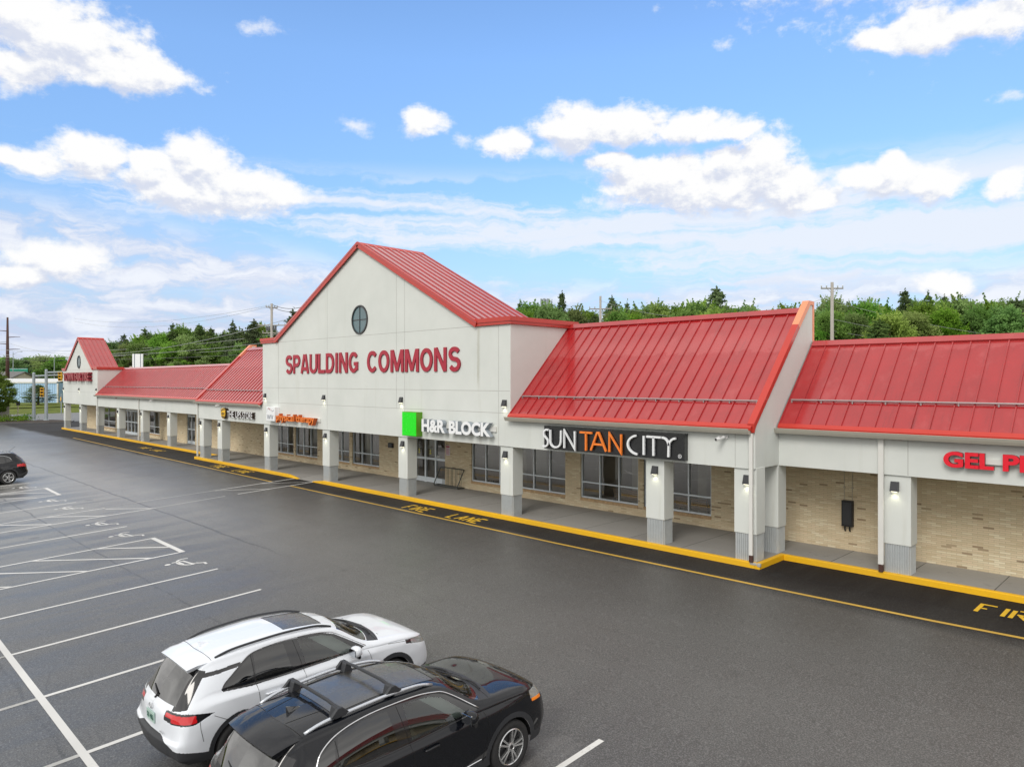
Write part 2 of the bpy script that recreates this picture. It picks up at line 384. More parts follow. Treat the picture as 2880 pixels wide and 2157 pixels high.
    crack = n.m('MULTIPLY', n.rng(vo, .0005, .0030, 1, 0), n.m('MULTIPLY', n.rng(x, -60, -4, .9, .3), n.rng(big, .45, .6)))
    c_ = n.mix(n.m('MULTIPLY', crack, .65), c_, (.016, .016, .016))
    ro = n.rng(wet, 0, 1, .46, .34)
    ro = n.m('ADD', ro, n.m('MULTIPLY', n.m('SUBTRACT', big, .5), -.25))
    far = n.rng(x, -48, -16, -.05, .0)
    ro = n.m('ADD', n.m('ADD', ro, far), n.m('MULTIPLY', kerb_dark, .3))
    hgt = n.m('ADD', n.m('MULTIPLY', fine, 1), n.m('MULTIPLY', fine2, .7))
    bs = n.rng(wet, 0, 1, .34, .18)
    finish(n, n.n('BsdfPrincipled', {'Base Color': c_, 'Roughness': ro, 'Specular IOR Level': n.m('MULTIPLY', n.rng(kerb_dark, 0, 1, 1, .15), n.rng(x, -40, -14, 1.0, .6)),
        'Normal': n.n('Bump', {'Strength': bs, 'Distance': .006, 'Height': hgt}).outputs[0]}).outputs[0])
    return m_
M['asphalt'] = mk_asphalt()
def mk_paint(name, col, wear=.35):
    m_, n = mat(name)
    co = n.n('TexCoord').outputs['Object']
    w = n.rng(n.noise(co, 16, 6, .75), .48, .72, 0, wear, True)
    w2 = n.rng(n.noise(co, .35, 3), .3, .7, 0, wear*.8)
    c_ = n.mix(n.m('MAXIMUM', w, w2), col, (.09, .085, .08))
    finish(n, n.n('BsdfPrincipled', {'Base Color': c_, 'Roughness': .55, 'Normal': n.n('Bump', {'Strength': .4, 'Distance': .005, 'Height': n.noise(co, 70, 4)}).outputs[0]}).outputs[0])
    return m_
M['line_white'] = mk_paint('white line paint', (.74, .74, .72), .35)
M['line_yellow'] = mk_paint('yellow line paint', (.62, .38, .05), .4)
M['letter_yellow'] = mk_paint('bright yellow stencil paint', (.82, .50, .02), .3)
M['rail'] = pbr('dull pinkish rail steel', (.42, .36, .36), .35, .5)
M['kerb_yellow'] = mk_paint('thick yellow kerb paint', (.90, .50, .003), .22)
def mk_walk():
    m_, n = mat('broom finished concrete')
    co = n.n('TexCoord').outputs['Object']
    x, y, z = n.sep(co)[0:3]
    b = n.n('TexBrick', {'Vector': n.xyz(x, n.m('ADD', y, .1), 0), 'Color1': (.25, .24, .225, 1), 'Color2': (.32, .31, .29, 1), 'Mortar': (.07, .07, .065, 1), 'Scale': 1, 'Mortar Size': .012, 'Brick Width': 1.85, 'Row Height': 3.6, 'Bias': 0}, offset=0)
    s_ = n.noise(co, 1.5, 7, .65)
    c_ = n.mix(n.rng(s_, .45, .75, 0, .55, True), b.outputs[0], (.30, .295, .28))
    c_ = n.mix(n.rng(n.noise(co, 3, 6, .7), .55, .8, 0, .5, True), c_, (.10, .095, .09))
    finish(n, n.n('BsdfPrincipled', {'Base Color': c_, 'Roughness': .7, 'Normal': n.n('Bump', {'Strength': .3, 'Distance': .004, 'Height': n.noise(co, 80, 3)}).outputs[0]}).outputs[0])
    return m_
M['walk'] = mk_walk()
def mk_grass():
    m_, n = mat('mown grass')
    co = n.n('TexCoord').outputs['Object']
    c_ = n.mix(n.rng(n.noise(co, .25, 8, .7), .35, .65), (.075, .11, .018), (.17, .20, .045))
    c_ = n.mix(n.rng(n.noise(co, 2, 4), .5, .8, 0, .6), c_, (.20, .19, .07))
    finish(n, n.n('BsdfPrincipled', {'Base Color': c_, 'Roughness': .9, 'Specular IOR Level': .1, 'Normal': n.n('Bump', {'Strength': .8, 'Distance': .1, 'Height': n.noise(co, 6, 4)}).outputs[0]}).outputs[0])
    return m_
M['grass'] = mk_grass()
def mk_leaf(name, c1, c2, trans=.30, hue=.04):
    m_, n = mat(name)
    oi = n.n('ObjectInfo').outputs['Random']
    at = n.n('Attribute', {}, attribute_name='clump', attribute_type='GEOMETRY').outputs['Fac']
    c_ = n.mix(at, c1, c2)
    hs = n.n('HueSaturation', {'Hue': n.rng(oi, 0, 1, .5-hue*.3, .5+hue), 'Saturation': n.rng(n.m('FRACT', n.m('MULTIPLY', oi, 7.3)), 0, 1, .75, 1.1), 'Value': n.rng(n.m('FRACT', n.m('MULTIPLY', oi, 13.7)), 0, 1, .75, 1.3), 'Color': c_}).outputs[0]
    d = n.n('BsdfDiffuse', {'Color': hs}).outputs[0]
    t = n.n('BsdfTranslucent', {'Color': hs}).outputs[0]
    finish(n, n.n('MixShader', {0: trans, 1: d, 2: t}).outputs[0])
    return m_
M['leaf'] = mk_leaf('broadleaf foliage', (.13, .22, .034), (.31, .44, .09), .48)
M['needle'] = mk_leaf('conifer needles', (.060, .105, .040), (.15, .21, .075), .25, .02)
M['bark'] = pbr('grey brown bark', (.11, .085, .065), .9, var=.35, vscale=6, bump=.02, bscale=12)
M['pole_wood'] = pbr('weathered pole wood', (.36, .34, .31), .85, var=.25, vscale=5)
M['rust'] = pbr('rusty weathering steel', (.075, .035, .028), .8, var=.25)
M['wire'] = pbr('wire', (.10, .105, .11), .5)
M['wire_pale'] = pbr('aluminium wire', (.48, .50, .50), .4, .5)
M['blue_wall'] = pbr('pale blue ribbed metal', (.40, .61, .86), .5, var=.07, vscale=.6)
M['shingle'] = pbr('grey shingles', (.16, .16, .16), .85, var=.2, vscale=.8)
M['cream'] = pbr('cream siding', (.52, .47, .38), .7, var=.08)
M['green_sign'] = pbr('green road sign', (.01, .24, .15), .5)
M['signal_yellow'] = pbr('signal housing yellow', (.75, .42, .02), .45)
M['pole_grey'] = pbr('galvanised pole', (.34, .39, .42), .5, .2, var=.08)
M['timber'] = pbr('stacked brown timber', (.22, .12, .06), .85, var=.5, vscale=1.5)
M['soil'] = pbr('dark mulch', (.05, .035, .025), .95, var=.4, vscale=3)
M['concrete'] = pbr('light concrete', (.40, .39, .36), .8, var=.12)
M['street'] = pbr('pale dry road', (.17, .17, .165), .55, var=.15, vscale=.3)
# ================================================================ ground
GS = 0.043
def gz(x, y):                                  # the lot falls away from the shops
    return -GS*(18.0-min(y, 18.0))
def sheet(name, x0, x1, y0, y1, dz, m_, nx=1, ny=1):
    b = MB(); xs = np.linspace(x0, x1, nx+1); ys = sorted(set(list(np.linspace(y0, y1, ny+1))+([18.0] if y0 < 18 < y1 else [])))
    for i in range(len(xs)-1):
        for j in range(len(ys)-1):
            a, c_, d, e = xs[i], xs[i+1], ys[j], ys[j+1]
            b.quad((a, d, gz(a, d)+dz), (c_, d, gz(c_, d)+dz), (c_, e, gz(c_, e)+dz), (a, e, gz(a, e)+dz))
    return b.build(name, m_)
g = MB()
g.quad((-2500, -2500, -4.2), (2500, -2500, -4.2), (2500, -60, -4.2), (-2500, -60, -4.2))
g.quad((-2500, -60, -4.2), (2500, -60, -4.2), (2500, 30, -.35), (-2500, 30, -.35))
g.quad((-2500, 30, -.35), (2500, 30, -.35), (2500, 2500, -.35), (-2500, 2500, -.35))
struct(g.build('ground', M['grass']))
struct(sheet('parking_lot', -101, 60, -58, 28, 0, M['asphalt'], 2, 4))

# walkway with its painted kerb
YM, YR = 18.0, 19.45                           # kerb line of the two proud stretches and of the recessed ones
def walk():
    b = MB(); zt = .15
    # ramped gap in the kerb between X=-34.2 and X=-30.9
    b.box(-85.6, -46.72, YR+.14, 21.6, -.3, zt)
    b.box(-46.72, -34.3, YM+.14, 21.6, -.3, zt)
    b.box(-30.9, -8.78, YM+.14, 21.6, -.3, zt)
    b.box(-8.78, 46, YR+.14, 21.6, -.3, zt)
    b.box(-34.3, -30.9, 19.3, 21.6, -.3, zt)
    a0, a1, c0, c1 = -34.3, -30.9, -33.6, -31.8
    b.add([(a0, YM+.14, zt), (a0, 19.3, zt), (a1, 19.3, zt), (a1, YM+.14, zt), (c0, YM, .012), (c1, YM, .012), (c0, 19.0, zt-.01), (c1, 19.0, zt-.01), (a0, YM, zt), (a1, YM, zt)],
          [(0, 1, 6, 4), (1, 2, 7, 6), (2, 3, 5, 7), (4, 6, 7, 5), (0, 4, 8), (3, 9, 5)])
    return b.build('pavement', M['walk'])
struct(walk())
kb = MB()
kb.box(-85.6, -46.72, YR, YR+.14, -.3, .153)
kb.box(-46.72, -46.58, YM+.14, YR, -.3, .153)
kb.box(-46.72, -34.3, YM, YM+.14, -.35, .153)
kb.box(-30.9, -8.78, YM, YM+.14, -.35, .153)
kb.box(-8.78, -8.64, YM, YR+.14, -.35, .153)
kb.box(-8.64, 46, YR, YR+.14, -.3, .153)
for x0, x1 in ((-34.3, -33.3), (-30.9, -31.9)):
    kb.add([(x0, YM, -.3), (x1, YM, -.3), (x0, YM, .153), (x1, YM, .014), (x0, YM+.14, .153), (x1, YM+.14, .03), (x0, YM+.14, -.3), (x1, YM+.14, -.3)],
           [(0, 1, 3, 2), (2, 3, 5, 4), (4, 5, 7, 6), (0, 2, 4, 6), (1, 7, 5, 3)])
struct(kb.build('kerb', M['kerb_yellow'], bevel=.018))
ch = MB(); ch.box(-8.72, -8.618, 17.988, 18.07, .06, .156); ch.box(-8.92, -8.72, 17.992, 18.04, .08, .1555)
struct(ch.build('kerb_chip', M['concrete'], bevel=.02))

# ================================================================ the plaza building
plaza = thing('shopping_plaza', 'long low shopping plaza with red metal roofs, white columns and tan brick front', 'shopping plaza')
WY = 21.3                                      # shop front
# --- brick front with openings
WIN = [('w', -78.9, -74.2, 2), ('w', -65.5, -62.6, 2),
       ('w', -42.50, -39.93, 3), ('w', -39.68, -37.12, 3), ('w', -36.30, -33.73, 3), ('w', -33.43, -30.90, 3),
       ('w', -23.76, -21.10, 3), ('w', -20.86, -18.23, 3), ('w', -17.46, -14.80, 3), ('w', -14.56, -11.90, 3)]
DOOR = [(-71.8, -68.0), (-56.7, -55.1), (-27.9, -25.59)]
SILL, HEAD = .52, 2.42
ops = sorted([(a, b_, SILL) for _, a, b_, _ in WIN]+[(a, b_, .15) for a, b_ in DOOR])
b = MB(); cur = -84.1
for a, c_, s_ in ops:
    if a > cur: b.box(cur, a, WY, WY+.25, .1, HEAD)
    if s_ > .2: b.box(a, c_, WY, WY+.25, .1, s_)
    cur = c_
b.box(cur, 46, WY, WY+.25, .1, HEAD); b.box(-84.1, 46, WY, WY+.25, HEAD, 2.66)
b.box(-84.1, -83.85, WY+.25, 50, -.3, 4.6)
b.build('brick_wall', M['brick'], plaza)
M['sill'] = pbr('rowlock brick sill', (.50, .34, .19), .85, var=.55, vscale=9)
for k, (a, c_, s_) in enumerate(ops):
    sb = MB()
    if s_ > .2:
        n = int((c_-a)/.075)
        for i in range(n):
            x = a+(c_-a)*i/n
            sb.box(x+.004, x+(c_-a)/n-.004, WY-.03, WY+.05, SILL-.10+.002*(i % 2), SILL+.004)
        sb.build('window_sill', M['sill'], plaza)
def storefront(a, c_, n, z0, z1, rail):
    fr = MB(); w = .05; y0, y1 = WY+.06, WY+.16
    fr.box(a, c_, y0, y1, z0, z0+w*1.2); fr.box(a, c_, y0, y1, z1-w, z1)
    for i in range(n+1):
        x = a+(c_-a)*i/n; x0 = min(max(x-w/2, a), c_-w)
        fr.box(x0, x0+w, y0-.001*(i+1), y1+.001, z0+w*1.2, z1-w)
    for i in range(n):
        xa = a+(c_-a)*i/n+(w/2 if i else w); xb = a+(c_-a)*(i+1)/n-(w/2 if i < n-1 else w)
        fr.box(xa, xb, y0, y1, rail-.025, rail+.025)
    f = fr.build('storefront_window', M['alu'], plaza)
    g_ = MB(); g_.quad((a, WY+.11, z0), (c_, WY+.11, z0), (c_, WY+.11, z1), (a, WY+.11, z1))
    g_.build('pane', M['pane'], f)
for _, a, c_, n in WIN: storefront(a, c_, n, SILL, HEAD, 1.13)
for a, c_ in ((-39.93, -39.68), (-33.73, -33.43), (-14.80, -14.56)): mu = MB(); mu.box(a, c_, WY+.03, WY+.2, SILL, HEAD); mu.build('wide_mullion', M['alu'], plaza)
def door(a, c_, leaves, z1=2.3):
    posts = MB(); y0, y1 = WY+.05, WY+.17
    xs = [a+(c_-a)*i/leaves for i in range(leaves+1)]
    for x in xs: posts.box(x-.045, x+.045, y0, y1, .15, z1)
    posts.box(a, c_, y0+.002, y1-.002, z1, z1+.09)
    d = posts.build('entrance_door', M['alu'], plaza)
    for i in range(leaves):
        xa, xb = xs[i]+.045, xs[i+1]-.045
        for za, zb in ((.17, .40), (1.24, 1.34), (z1-.07, z1)): l_ = MB(); l_.box(xa, xb, y0+.02, y1-.02, za, zb); l_.build('door_rail', M['alu'], d)
        g_ = MB(); g_.quad((xa, WY+.11, .4), (xb, WY+.11, .4), (xb, WY+.11, z1-.07), (xa, WY+.11, z1-.07)); g_.build('pane', M['pane'], d)
    for x in xs[1:-1]: h = MB(); h.tube([(x-.09, y0-.05, 1.0), (x-.09, y0-.05, 1.22)], .012); h.build('door_handle', M['dark'], d)
door(-27.9, -25.59, 3); door(-71.8, -68.0, 4); door(-56.7, -55.1, 2)
# --- interior rooms behind the glass
it = MB()
it.box(-84, -10, 27.5, 27.7, .1, 3); it.box(-84, -10, WY+.25, 27.5, 2.7, 2.8)
for x in (-74, -62, -50, -43.4, -28.4, -24.6, -17.9, -10.2): it.box(x, x+.12, WY+.26, 27.5, .1, 2.7)
it.build('interior_wall', M['interior'], plaza)
fl = MB(); fl.box(-84, -10, WY+.25, 27.5, .05, .16); fl.build('interior_floor', M['int_floor'], plaza)
for x in (-40.2, -38.1, -34.9, -32.2, -22.5, -19.8, -16.4, -13.5): ic = MB(); ic.box(x, x+.35, 23.2, 23.55, .16, 2.7); ic.build('interior_column', M['cream'], plaza)
M['blind'] = pbr('white interior panel', (.6, .6, .57), .6)
M['strip'] = pbr('added glowing panel', (1, .97, .9), .5, emit=1.6)  # glowing panels added under the shop ceilings to brighten the rooms
for x, w in ((-41.8, 1.0), (-35.6, .8), (-23.3, 1.1), (-20.5, .7), (-16.9, .9), (-12.6, .6)): ic = MB(); ic.box(x, x+w, 24.6, 24.7, .3, 2.1); ic.build('interior_panel', M['blind'], plaza)
for x in (-40.5, -36.5, -32.5, -26.8, -22.8, -19.5, -16, -12.8, -70, -64): ic = MB(); ic.box(x-.6, x+.6, 23.4, 23.7, 2.66, 2.69); ic.build('added_glow_panel', M['strip'], plaza)

# --- arcade ceiling, fascias, towers
for x0, x1, y0 in ((-85.1, -46.31, 19.8), (-46.10, -37.29, 18.4), (-37.27, -18.04, 21.56), (-18.02, -9.0, 18.4), (-8.78, 46, 19.8)):
    ce = MB(); ce.box(x0, x1, y0, WY-.002, 2.66, 2.72); ce.build('arcade_ceiling', M['stucco'], plaza) if y0 < WY else None
for x0, x1, y0, y1, z0 in ((-18.03, -8.99, 18.05, 18.4, 2.64), (-46.12, -37.28, 18.05, 18.4, 2.64), (-8.79, 46, 19.5, 19.8, 2.63), (-73.2, -46.3, 19.5, 19.8, 2.68)):
    fa = MB(); fa.box(x0, x1, y0, y1, z0, 3.76); fa.build('fascia', M['stucco'], plaza)
jt = MB()
for x in (-9.37, -11.7, -12.25): jt.box(x, x+.014, 18.047, 18.06, 2.66, 3.66)
for x in (-5.5,  -12.0+14): jt.box(x, x+.014, 19.497, 19.51, 2.65, 3.66)
for x in (-61.9, -67.5, -56): jt.box(x, x+.014, 19.497, 19.51, 2.70, 3.66)
def gable(name, x0, x1, xa, yf, yb, ze, ex0, ex1, za, zb):
    b = MB()
    b.prism([(x0, yf, zb), (x1, yf, zb), (x1, yf, ze), (ex1, yf, ze), (xa, yf, za), (ex0, yf, ze), (x0, yf, ze)], (0, yb-yf, 0))
    b.build(name, M['stucco'], plaza, bevel=.01)
gable('gable_tower', -37.28, -18.03, -27.75, 18.05, 21.55, 7.05, -35.72, -19.72, 11.15, 2.64)
gable('gable_tower', -85.2, -73.2, -79.3, 19.5, 21.5, 6.04, -84.1, -74.45, 9.12, 2.72)
y = 18.047
for z in (7.06, 4.64, 3.84): jt.box(-37.2, -18.06, y, y+.01, z-.008, z+.008)
def vj(x, z0, z1): jt.box(x-.007, x+.007, 18.046, 18.06, z0, z1)
for x in (-35.45, -30.53, -24.33, -18.64): vj(x, 2.66, 3.83)
for x in (-35.45, -30.53, -24.91, -24.33, -18.64): vj(x, 3.85, 4.63); vj(x, 4.65, 7.05)
def zr(x): return 7.05+(11.15-7.05)*(1-abs(x+27.75)/8.0)
for x in (-30.53, -24.91, -24.33): vj(x, 7.07, zr(x)-.12)
for z in (6.1, 4.68, 3.92): jt.box(-85.1, -73.3, 19.497, 19.51, z-.008, z+.008)
jt.build('wall_joint', M['joint'], plaza)
# stains below the cap ends
def panel_roof(name, p0, p1, up, pitch, cap=None, rib=(.028, .027)):
    """sheet between eave p0..p1 and eave+up, with standing seams"""
    p0, p1, up = Vector(p0), Vector(p1), Vector(up)
    nrm = (p1-p0).cross(up).normalized()
    if nrm.z < 0: nrm = -nrm
    al = (p1-p0).normalized(); L = (p1-p0).length
    b = MB(); t = .05
    b.prism([p0, p1, p1+up, p0+up], -nrm*t)
    n = max(1, round(L/pitch))
    for i in range(n+1):
        c_ = p0+al*(L*i/n); w, h = rib
        q = [c_-al*w/2, c_+al*w/2, c_+al*w*.35+nrm*h, c_-al*w*.35+nrm*h]
        b.prism([v_+nrm*.001 for v_ in q], up)
    return b.build(name, M['roof'], plaza)
def slope(x0, x1, yf, zf, yt, zt, capy, capz, rail):
    d = Vector((0, yt-yf, zt-zf))
    r_ = panel_roof('canopy_roof', (x0, yf, zf), (x1, yf, zf), d, .415, rib=(.036, .038) if x0 > -20 else (.085, .036))
    c_ = MB(); nrm = Vector((0, -1, 1)).normalized(); P0 = Vector((0, yt, zt))+nrm*.03; P1 = Vector((0, capy, capz))+nrm*.03
    prof = [P0-nrm*.06, P0+nrm*.035, P1+nrm*.035, P1+Vector((0, .12, 0)), P1+Vector((0, .12, -.5)), P1+Vector((0, -.2, -.5))]
    c_.prism([(x0, p.y, p.z) for p in prof], (x1-x0, 0, 0)); c_.build('ridge_cap', M['roof'], r_)
    e = MB(); e.prism([(x0, yf-.05, zf-.07), (x0, yf-.06, zf+.005), (x0, yf+.03, zf+.10), (x0, yf+.05, zf+.02)], (x1-x0, 0, 0)); e.build('eave_trim', M['trim'], r_)
    gt = MB(); gx0, gx1 = x0-.06, x1-.02
    gt.prism([(gx0, yf-.02, zf-.18), (gx0, yf-.12, zf-.17), (gx0, yf-.16, zf-.10), (gx0, yf-.19, zf-.03), (gx0, yf-.17, zf-.025), (gx0, yf-.13, zf-.08), (gx0, yf-.03, zf-.08)], (gx1-gx0, 0, 0)); gt.build('gutter', M['gutter'], plaza)
    s_ = MB(); ry, rz = rail; s_.tube([(x0+.08, ry-.04, rz+.055), (x1-.12, ry-.04, rz+.055)], .022)
    n = max(1, round((x1-x0)/.83))
    for i in range(n+1):
        x = x0+.1+(x1-x0-.25)*i/n; s_.box(x-.015, x+.015, ry-.05, ry+.03, rz-.03, rz+.06)
    s_.build('snow_rail', M['rail'], r_)
slope(-18.03, -8.84, 17.95, 3.75, 21.2, 7.0, 21.36, 7.16, (18.6, 4.40))
slope(-46.3, -37.28, 17.95, 3.75, 21.2, 7.0, 21.36, 7.16, (18.6, 4.40))
slope(-8.74, 46, 19.35, 3.72, 21.65, 6.02, 21.8, 6.17, (20.04, 4.41))
slope(-73.2, -46.3, 19.35, 3.75, 21.65, 6.05, 21.8, 6.20, (20.04, 4.44))
# wing walls with their rake flashing
for xa, xb, tr0, tr1 in ((-8.99, -8.79, -8.96, -8.765), (-46.3, -46.12, -46.4, -46.12)):
    w = MB(); w.prism([(xa, 18.05, 2.64), (xa, 18.05, 3.78), (xa, 21.62, 7.30), (xa, 21.83, 7.30), (xa, 21.83, 2.64)], (xb-xa, 0, 0)); w.build('wing_wall', M['stucco'], plaza, bevel=.01)
    f = MB(); f.prism([(tr0, 17.96, 3.62), (tr0, 17.94, 3.86), (tr0, 20.75, 6.67), (tr0, 20.85, 6.56), (tr0, 18.06, 3.79)], (tr1-tr0, 0, 0)); f.build('rake_flashing', M['trim'], plaza)
    f = MB(); f.prism([(tr0, 20.75, 6.67), (tr0, 21.50, 7.42), (tr0, 21.62, 7.305), (tr0, 20.85, 6.56)], (tr1-tr0, 0, 0))
    f.prism([(tr0, 21.50, 7.42), (tr0, 21.90, 7.42), (tr0, 21.90, 6.2), (tr0, 21.835, 6.2), (tr0, 21.835, 7.305), (tr0, 21.62, 7.305)], (tr1-tr0, 0, 0)); f.build('rake_flashing', M['orange'], plaza)
# return of the fascia at the step, flush with the wing wall
# tower roofs
def tower_roof(x0, x1, xa, za, ze, yf, yb, sp, capz):
    for xe in (x0, x1):
        e0 = Vector((xe, yf-.1, ze)); e1 = Vector((xe, yb, ze)); up = Vector((xa-xe, 0, za-ze))
        a, c_ = (e0, e1)
        r_ = panel_roof('tower_roof', a, c_, up, .41, rib=(.09, .04))
        k = MB(); s_ = 1 if xe > xa else -1
        nrm = Vector((s_*(za-ze), 0, abs(xe-xa))).normalized()
        q = [e0+nrm*.09, e0-nrm*.16, e0-nrm*.16+Vector((0, .05, 0)), e0+nrm*.09+Vector((0, .05, 0))]
        k.prism([v_+Vector((0, -.03, 0)) for v_ in q], up); k.build('rake_flashing', M['trim'], r_)
    k = MB(); k.prism([(xa-.16, yf-.14, za-.07), (xa, yf-.14, za+.07), (xa+.16, yf-.14, za-.07)], (0, yb-yf+.16, 0)); k.build('ridge_cap', M['trim'], plaza)
tower_roof(-35.72, -19.72, -27.75, 11.24, 7.16, 18.05, 21.7, .41, 7)
tower_roof(-84.1, -74.45, -79.3, 9.22, 6.14, 19.5, 21.66, .41, 6)
def cap(x0, x1, y0, y1, z0, z1): 
    pc = MB(); pc.box(x0, x1, y0, y1, z0, z0+.11); pc.box(x0-.03, x1+.03, y0-.03, y1, z0+.11, z1); pc.build('parapet_cap', M['trim'], plaza)
cap(-19.95, -17.95, 17.97, 18.3, 7.05, 7.32); cap(-18.25, -17.951, 18.3, 21.75, 7.051, 7.319); cap(-37.36, -35.5, 17.97, 18.3, 7.05, 7.32); cap(-37.359, -37.0, 18.3, 21.75, 7.051, 7.319)
cap(-74.7, -73.12, 19.42, 19.75, 6.04, 6.30); cap(-73.4, -73.121, 19.75, 21.7, 6.041, 6.299); cap(-85.28, -83.9, 19.42, 19.75, 6.04, 6.30); cap(-85.279, -84.9, 19.75, 21.7, 6.041, 6.299)
# oval windows
def oval(cx, cz, rx, rz, y):
    b = MB(); n = 40; ring = lambda k, yy, s_: (cx+rx*s_*math.cos(2*math.pi*k/n), yy, cz+rz*s_*math.sin(2*math.pi*k/n))
    for k in range(n):
        b.quad(ring(k, y-.05, 1.06), ring(k+1, y-.05, 1.06), ring(k+1, y-.05, .96), ring(k, y-.05, .96))
        b.quad(ring(k, y, 1.08), ring(k+1, y, 1.08), ring(k+1, y-.05, 1.06), ring(k, y-.05, 1.06))
        b.quad(ring(k, y-.05, .96), ring(k+1, y-.05, .96), ring(k+1, y-.004, .95), ring(k, y-.004, .95))
    b.box(cx-.014, cx+.014, y-.03, y-.006, cz-rz*.95, cz+rz*.95); b.box(cx-rx*.95, cx+rx*.95, y-.029, y-.007, cz-.014, cz+.014)
    o = b.build('oval_window', M['black_metal'], plaza)
    g_ = MB(); g_.add([ring(k, y-.004, .96) for k in range(n)], [tuple(range(n))]); g_.build('pane', M['oval'], o)
oval(-27.7, 7.78, .60, .62, 18.05); oval(-79.24, 6.86, .55, .60, 19.5)
# main block and flat roof behind
bk = MB(); bk.box(-83.8, 46, 21.9, 50, 4.3, 4.6); bk.box(-83.8, 46, 49.8, 50, -.3, 4.6); bk.box(45.8, 46, WY+.3, 49.8, -.3, 4.3)
bk.build('flat_roof', M['concrete'], plaza)
bw = MB(); bw.box(-83.8, 46, 21.92, 22.0, 2.7, 5.9); bw.build('rear_parapet', M['stucco'], plaza)

# --- columns with corrugated bases
def corrugated(w, d, z0, z1, mb):
    pts = []; pitch = .056
    def side(ax, ay, bx, by, nx, ny):
        L = math.hypot(bx-ax, by-ay); n = int(L/pitch)
        for i in range(n):
            for f_, o_ in ((.0, 0), (.35, 0), (.5, .022), (.85, .022)):
                t = (i+f_)/n; pts.append((ax+(bx-ax)*t+nx*o_, ay+(by-ay)*t+ny*o_))
    side(0, 0, w, 0, 0, -1); side(w, 0, w, d, 1, 0); side(w, d, 0, d, 0, 1); side(0, d, 0, 0, -1, 0)
    n = len(pts); vs = [(x, y, z0) for x, y in pts]+[(x, y, z1) for x, y in pts]
    mb.add(vs, [(i, (i+1) % n, (i+1) % n+n, i+n) for i in range(n)])
cb = MB(); corrugated(.56, .46, 0, .74, cb); base_me = mesh_np('column_base', cb.v, cb.f, [M['galv']])
cs = MB(); cs.box(0, .64, 0, .52, .72, 2.50)
col_me = mesh_np('column', cs.v, cs.f, [M['stucco']])
COLS = [(-85.2, 19.56, 2.55), (-79.4, 19.56, 2.55), (-73.85, 19.56, 2.55), (-67.8, 19.56, 2.55), (-61.8, 19.56, 2.55), (-55.93, 19.56, 2.55),
        (-46.1, 18.1, 2.5), (-43.35, 18.1, 2.5), (-37.23, 18.1, 2.5), (-31.05, 18.1, 2.5), (-24.84, 18.1, 2.5), (-18.6, 18.1, 2.5), (-12.29, 18.1, 2.5), (-9.42, 18.1, 2.5), (-9.43, 19.45, 2.5), (-6.08, 19.55, 2.49), (.3, 19.55, 2.49), (6.5, 19.55, 2.49), (12.7, 19.55, 2.49), (18.9, 19.55, 2.49), (25.1, 19.55, 2.49), (31.3, 19.55, 2.49), (37.5, 19.55, 2.49), (45.2, 19.55, 2.49)]
for i, (x, y, h) in enumerate(COLS):
    o = obj('column', col_me, plaza, (x, y, .15)); o.scale = (1, 1, (h+.02)/2.5)
    m_ = o.modifiers.new('bevel', 'BEVEL'); m_.width = .012; m_.segments = 2
    obj('column_base', base_me, o, (.04, .03, 0))
# --- downspouts
def spout(x, y, zt, w=.11, zb=.22): ds = MB(); ds.box(x-w/2, x+w/2, y-.085, y, zb, zt); ds.build('downspout', M['white_metal'], plaza, bevel=.012)
spout(-8.88, 18.04, 3.60, .10, .34); spout(-6.10, 19.49, 3.58, .13, .34); spout(-46.17, 18.04, 3.6, .10)
spout(-61.86, 19.49, 3.6, .11); spout(-73.1, 19.49, 3.6, .10)
for q in ((-8.93, -8.83, 17.97, 18.03), (-6.15, -6.05, 19.41, 19.49)): ru = MB(); ru.box(*q, .155, .34); ru.build('downspout_boot', M['rust'], plaza)
vt = MB(); vt.lathe([(.12, 0), (.12, .9), (.17, .92), (.17, 1.15), (.02, 1.2)], n=16, c0=(-79.0+.4, 24, 5.3)); vt.build('roof_vent', M['cream'], plaza, smooth=True)
# ================================================================ wall lights
lb = MB(); lb.prism([(-.095, 0, -.11), (-.095, 0, .13), (-.095, -.05, .13), (-.095, -.13, -.11)], (.19, 0, 0))
lamp_me = mesh_np('lamp_housing', lb.v, lb.f, [M['black_metal']])
M['lens'] = pbr('lit warm lens', (1, .93, .70), .4, emit=3)
ll = MB(); ll.box(-.065, .065, -.105, -.015, -.122, -.112); lens_me = mesh_np('lamp_lens', ll.v, ll.f, [M['lens']])
spot = bpy.data.lights.new('lamp_glow', 'SPOT'); spot.energy = 3; spot.color = (1, .95, .66); spot.spot_size = R(115); spot.spot_blend = .9; spot.shadow_soft_size = .04
def wall_light(x, y, z, label, group):
    t = thing('wall_light', label, 'wall light', (x, y, z), group=group)
    obj('lamp_housing', lamp_me, t); obj('lamp_lens', lens_me, t)
    s_ = bpy.data.objects.new('lamp_glow', spot); COL.objects.link(s_); s_.parent = t; s_.location = (0, -.075, -.135); s_.rotation_euler = (R(8), 0, 0)
G1, G2 = 'wall lights on the columns', 'wall lights high on the gable towers'
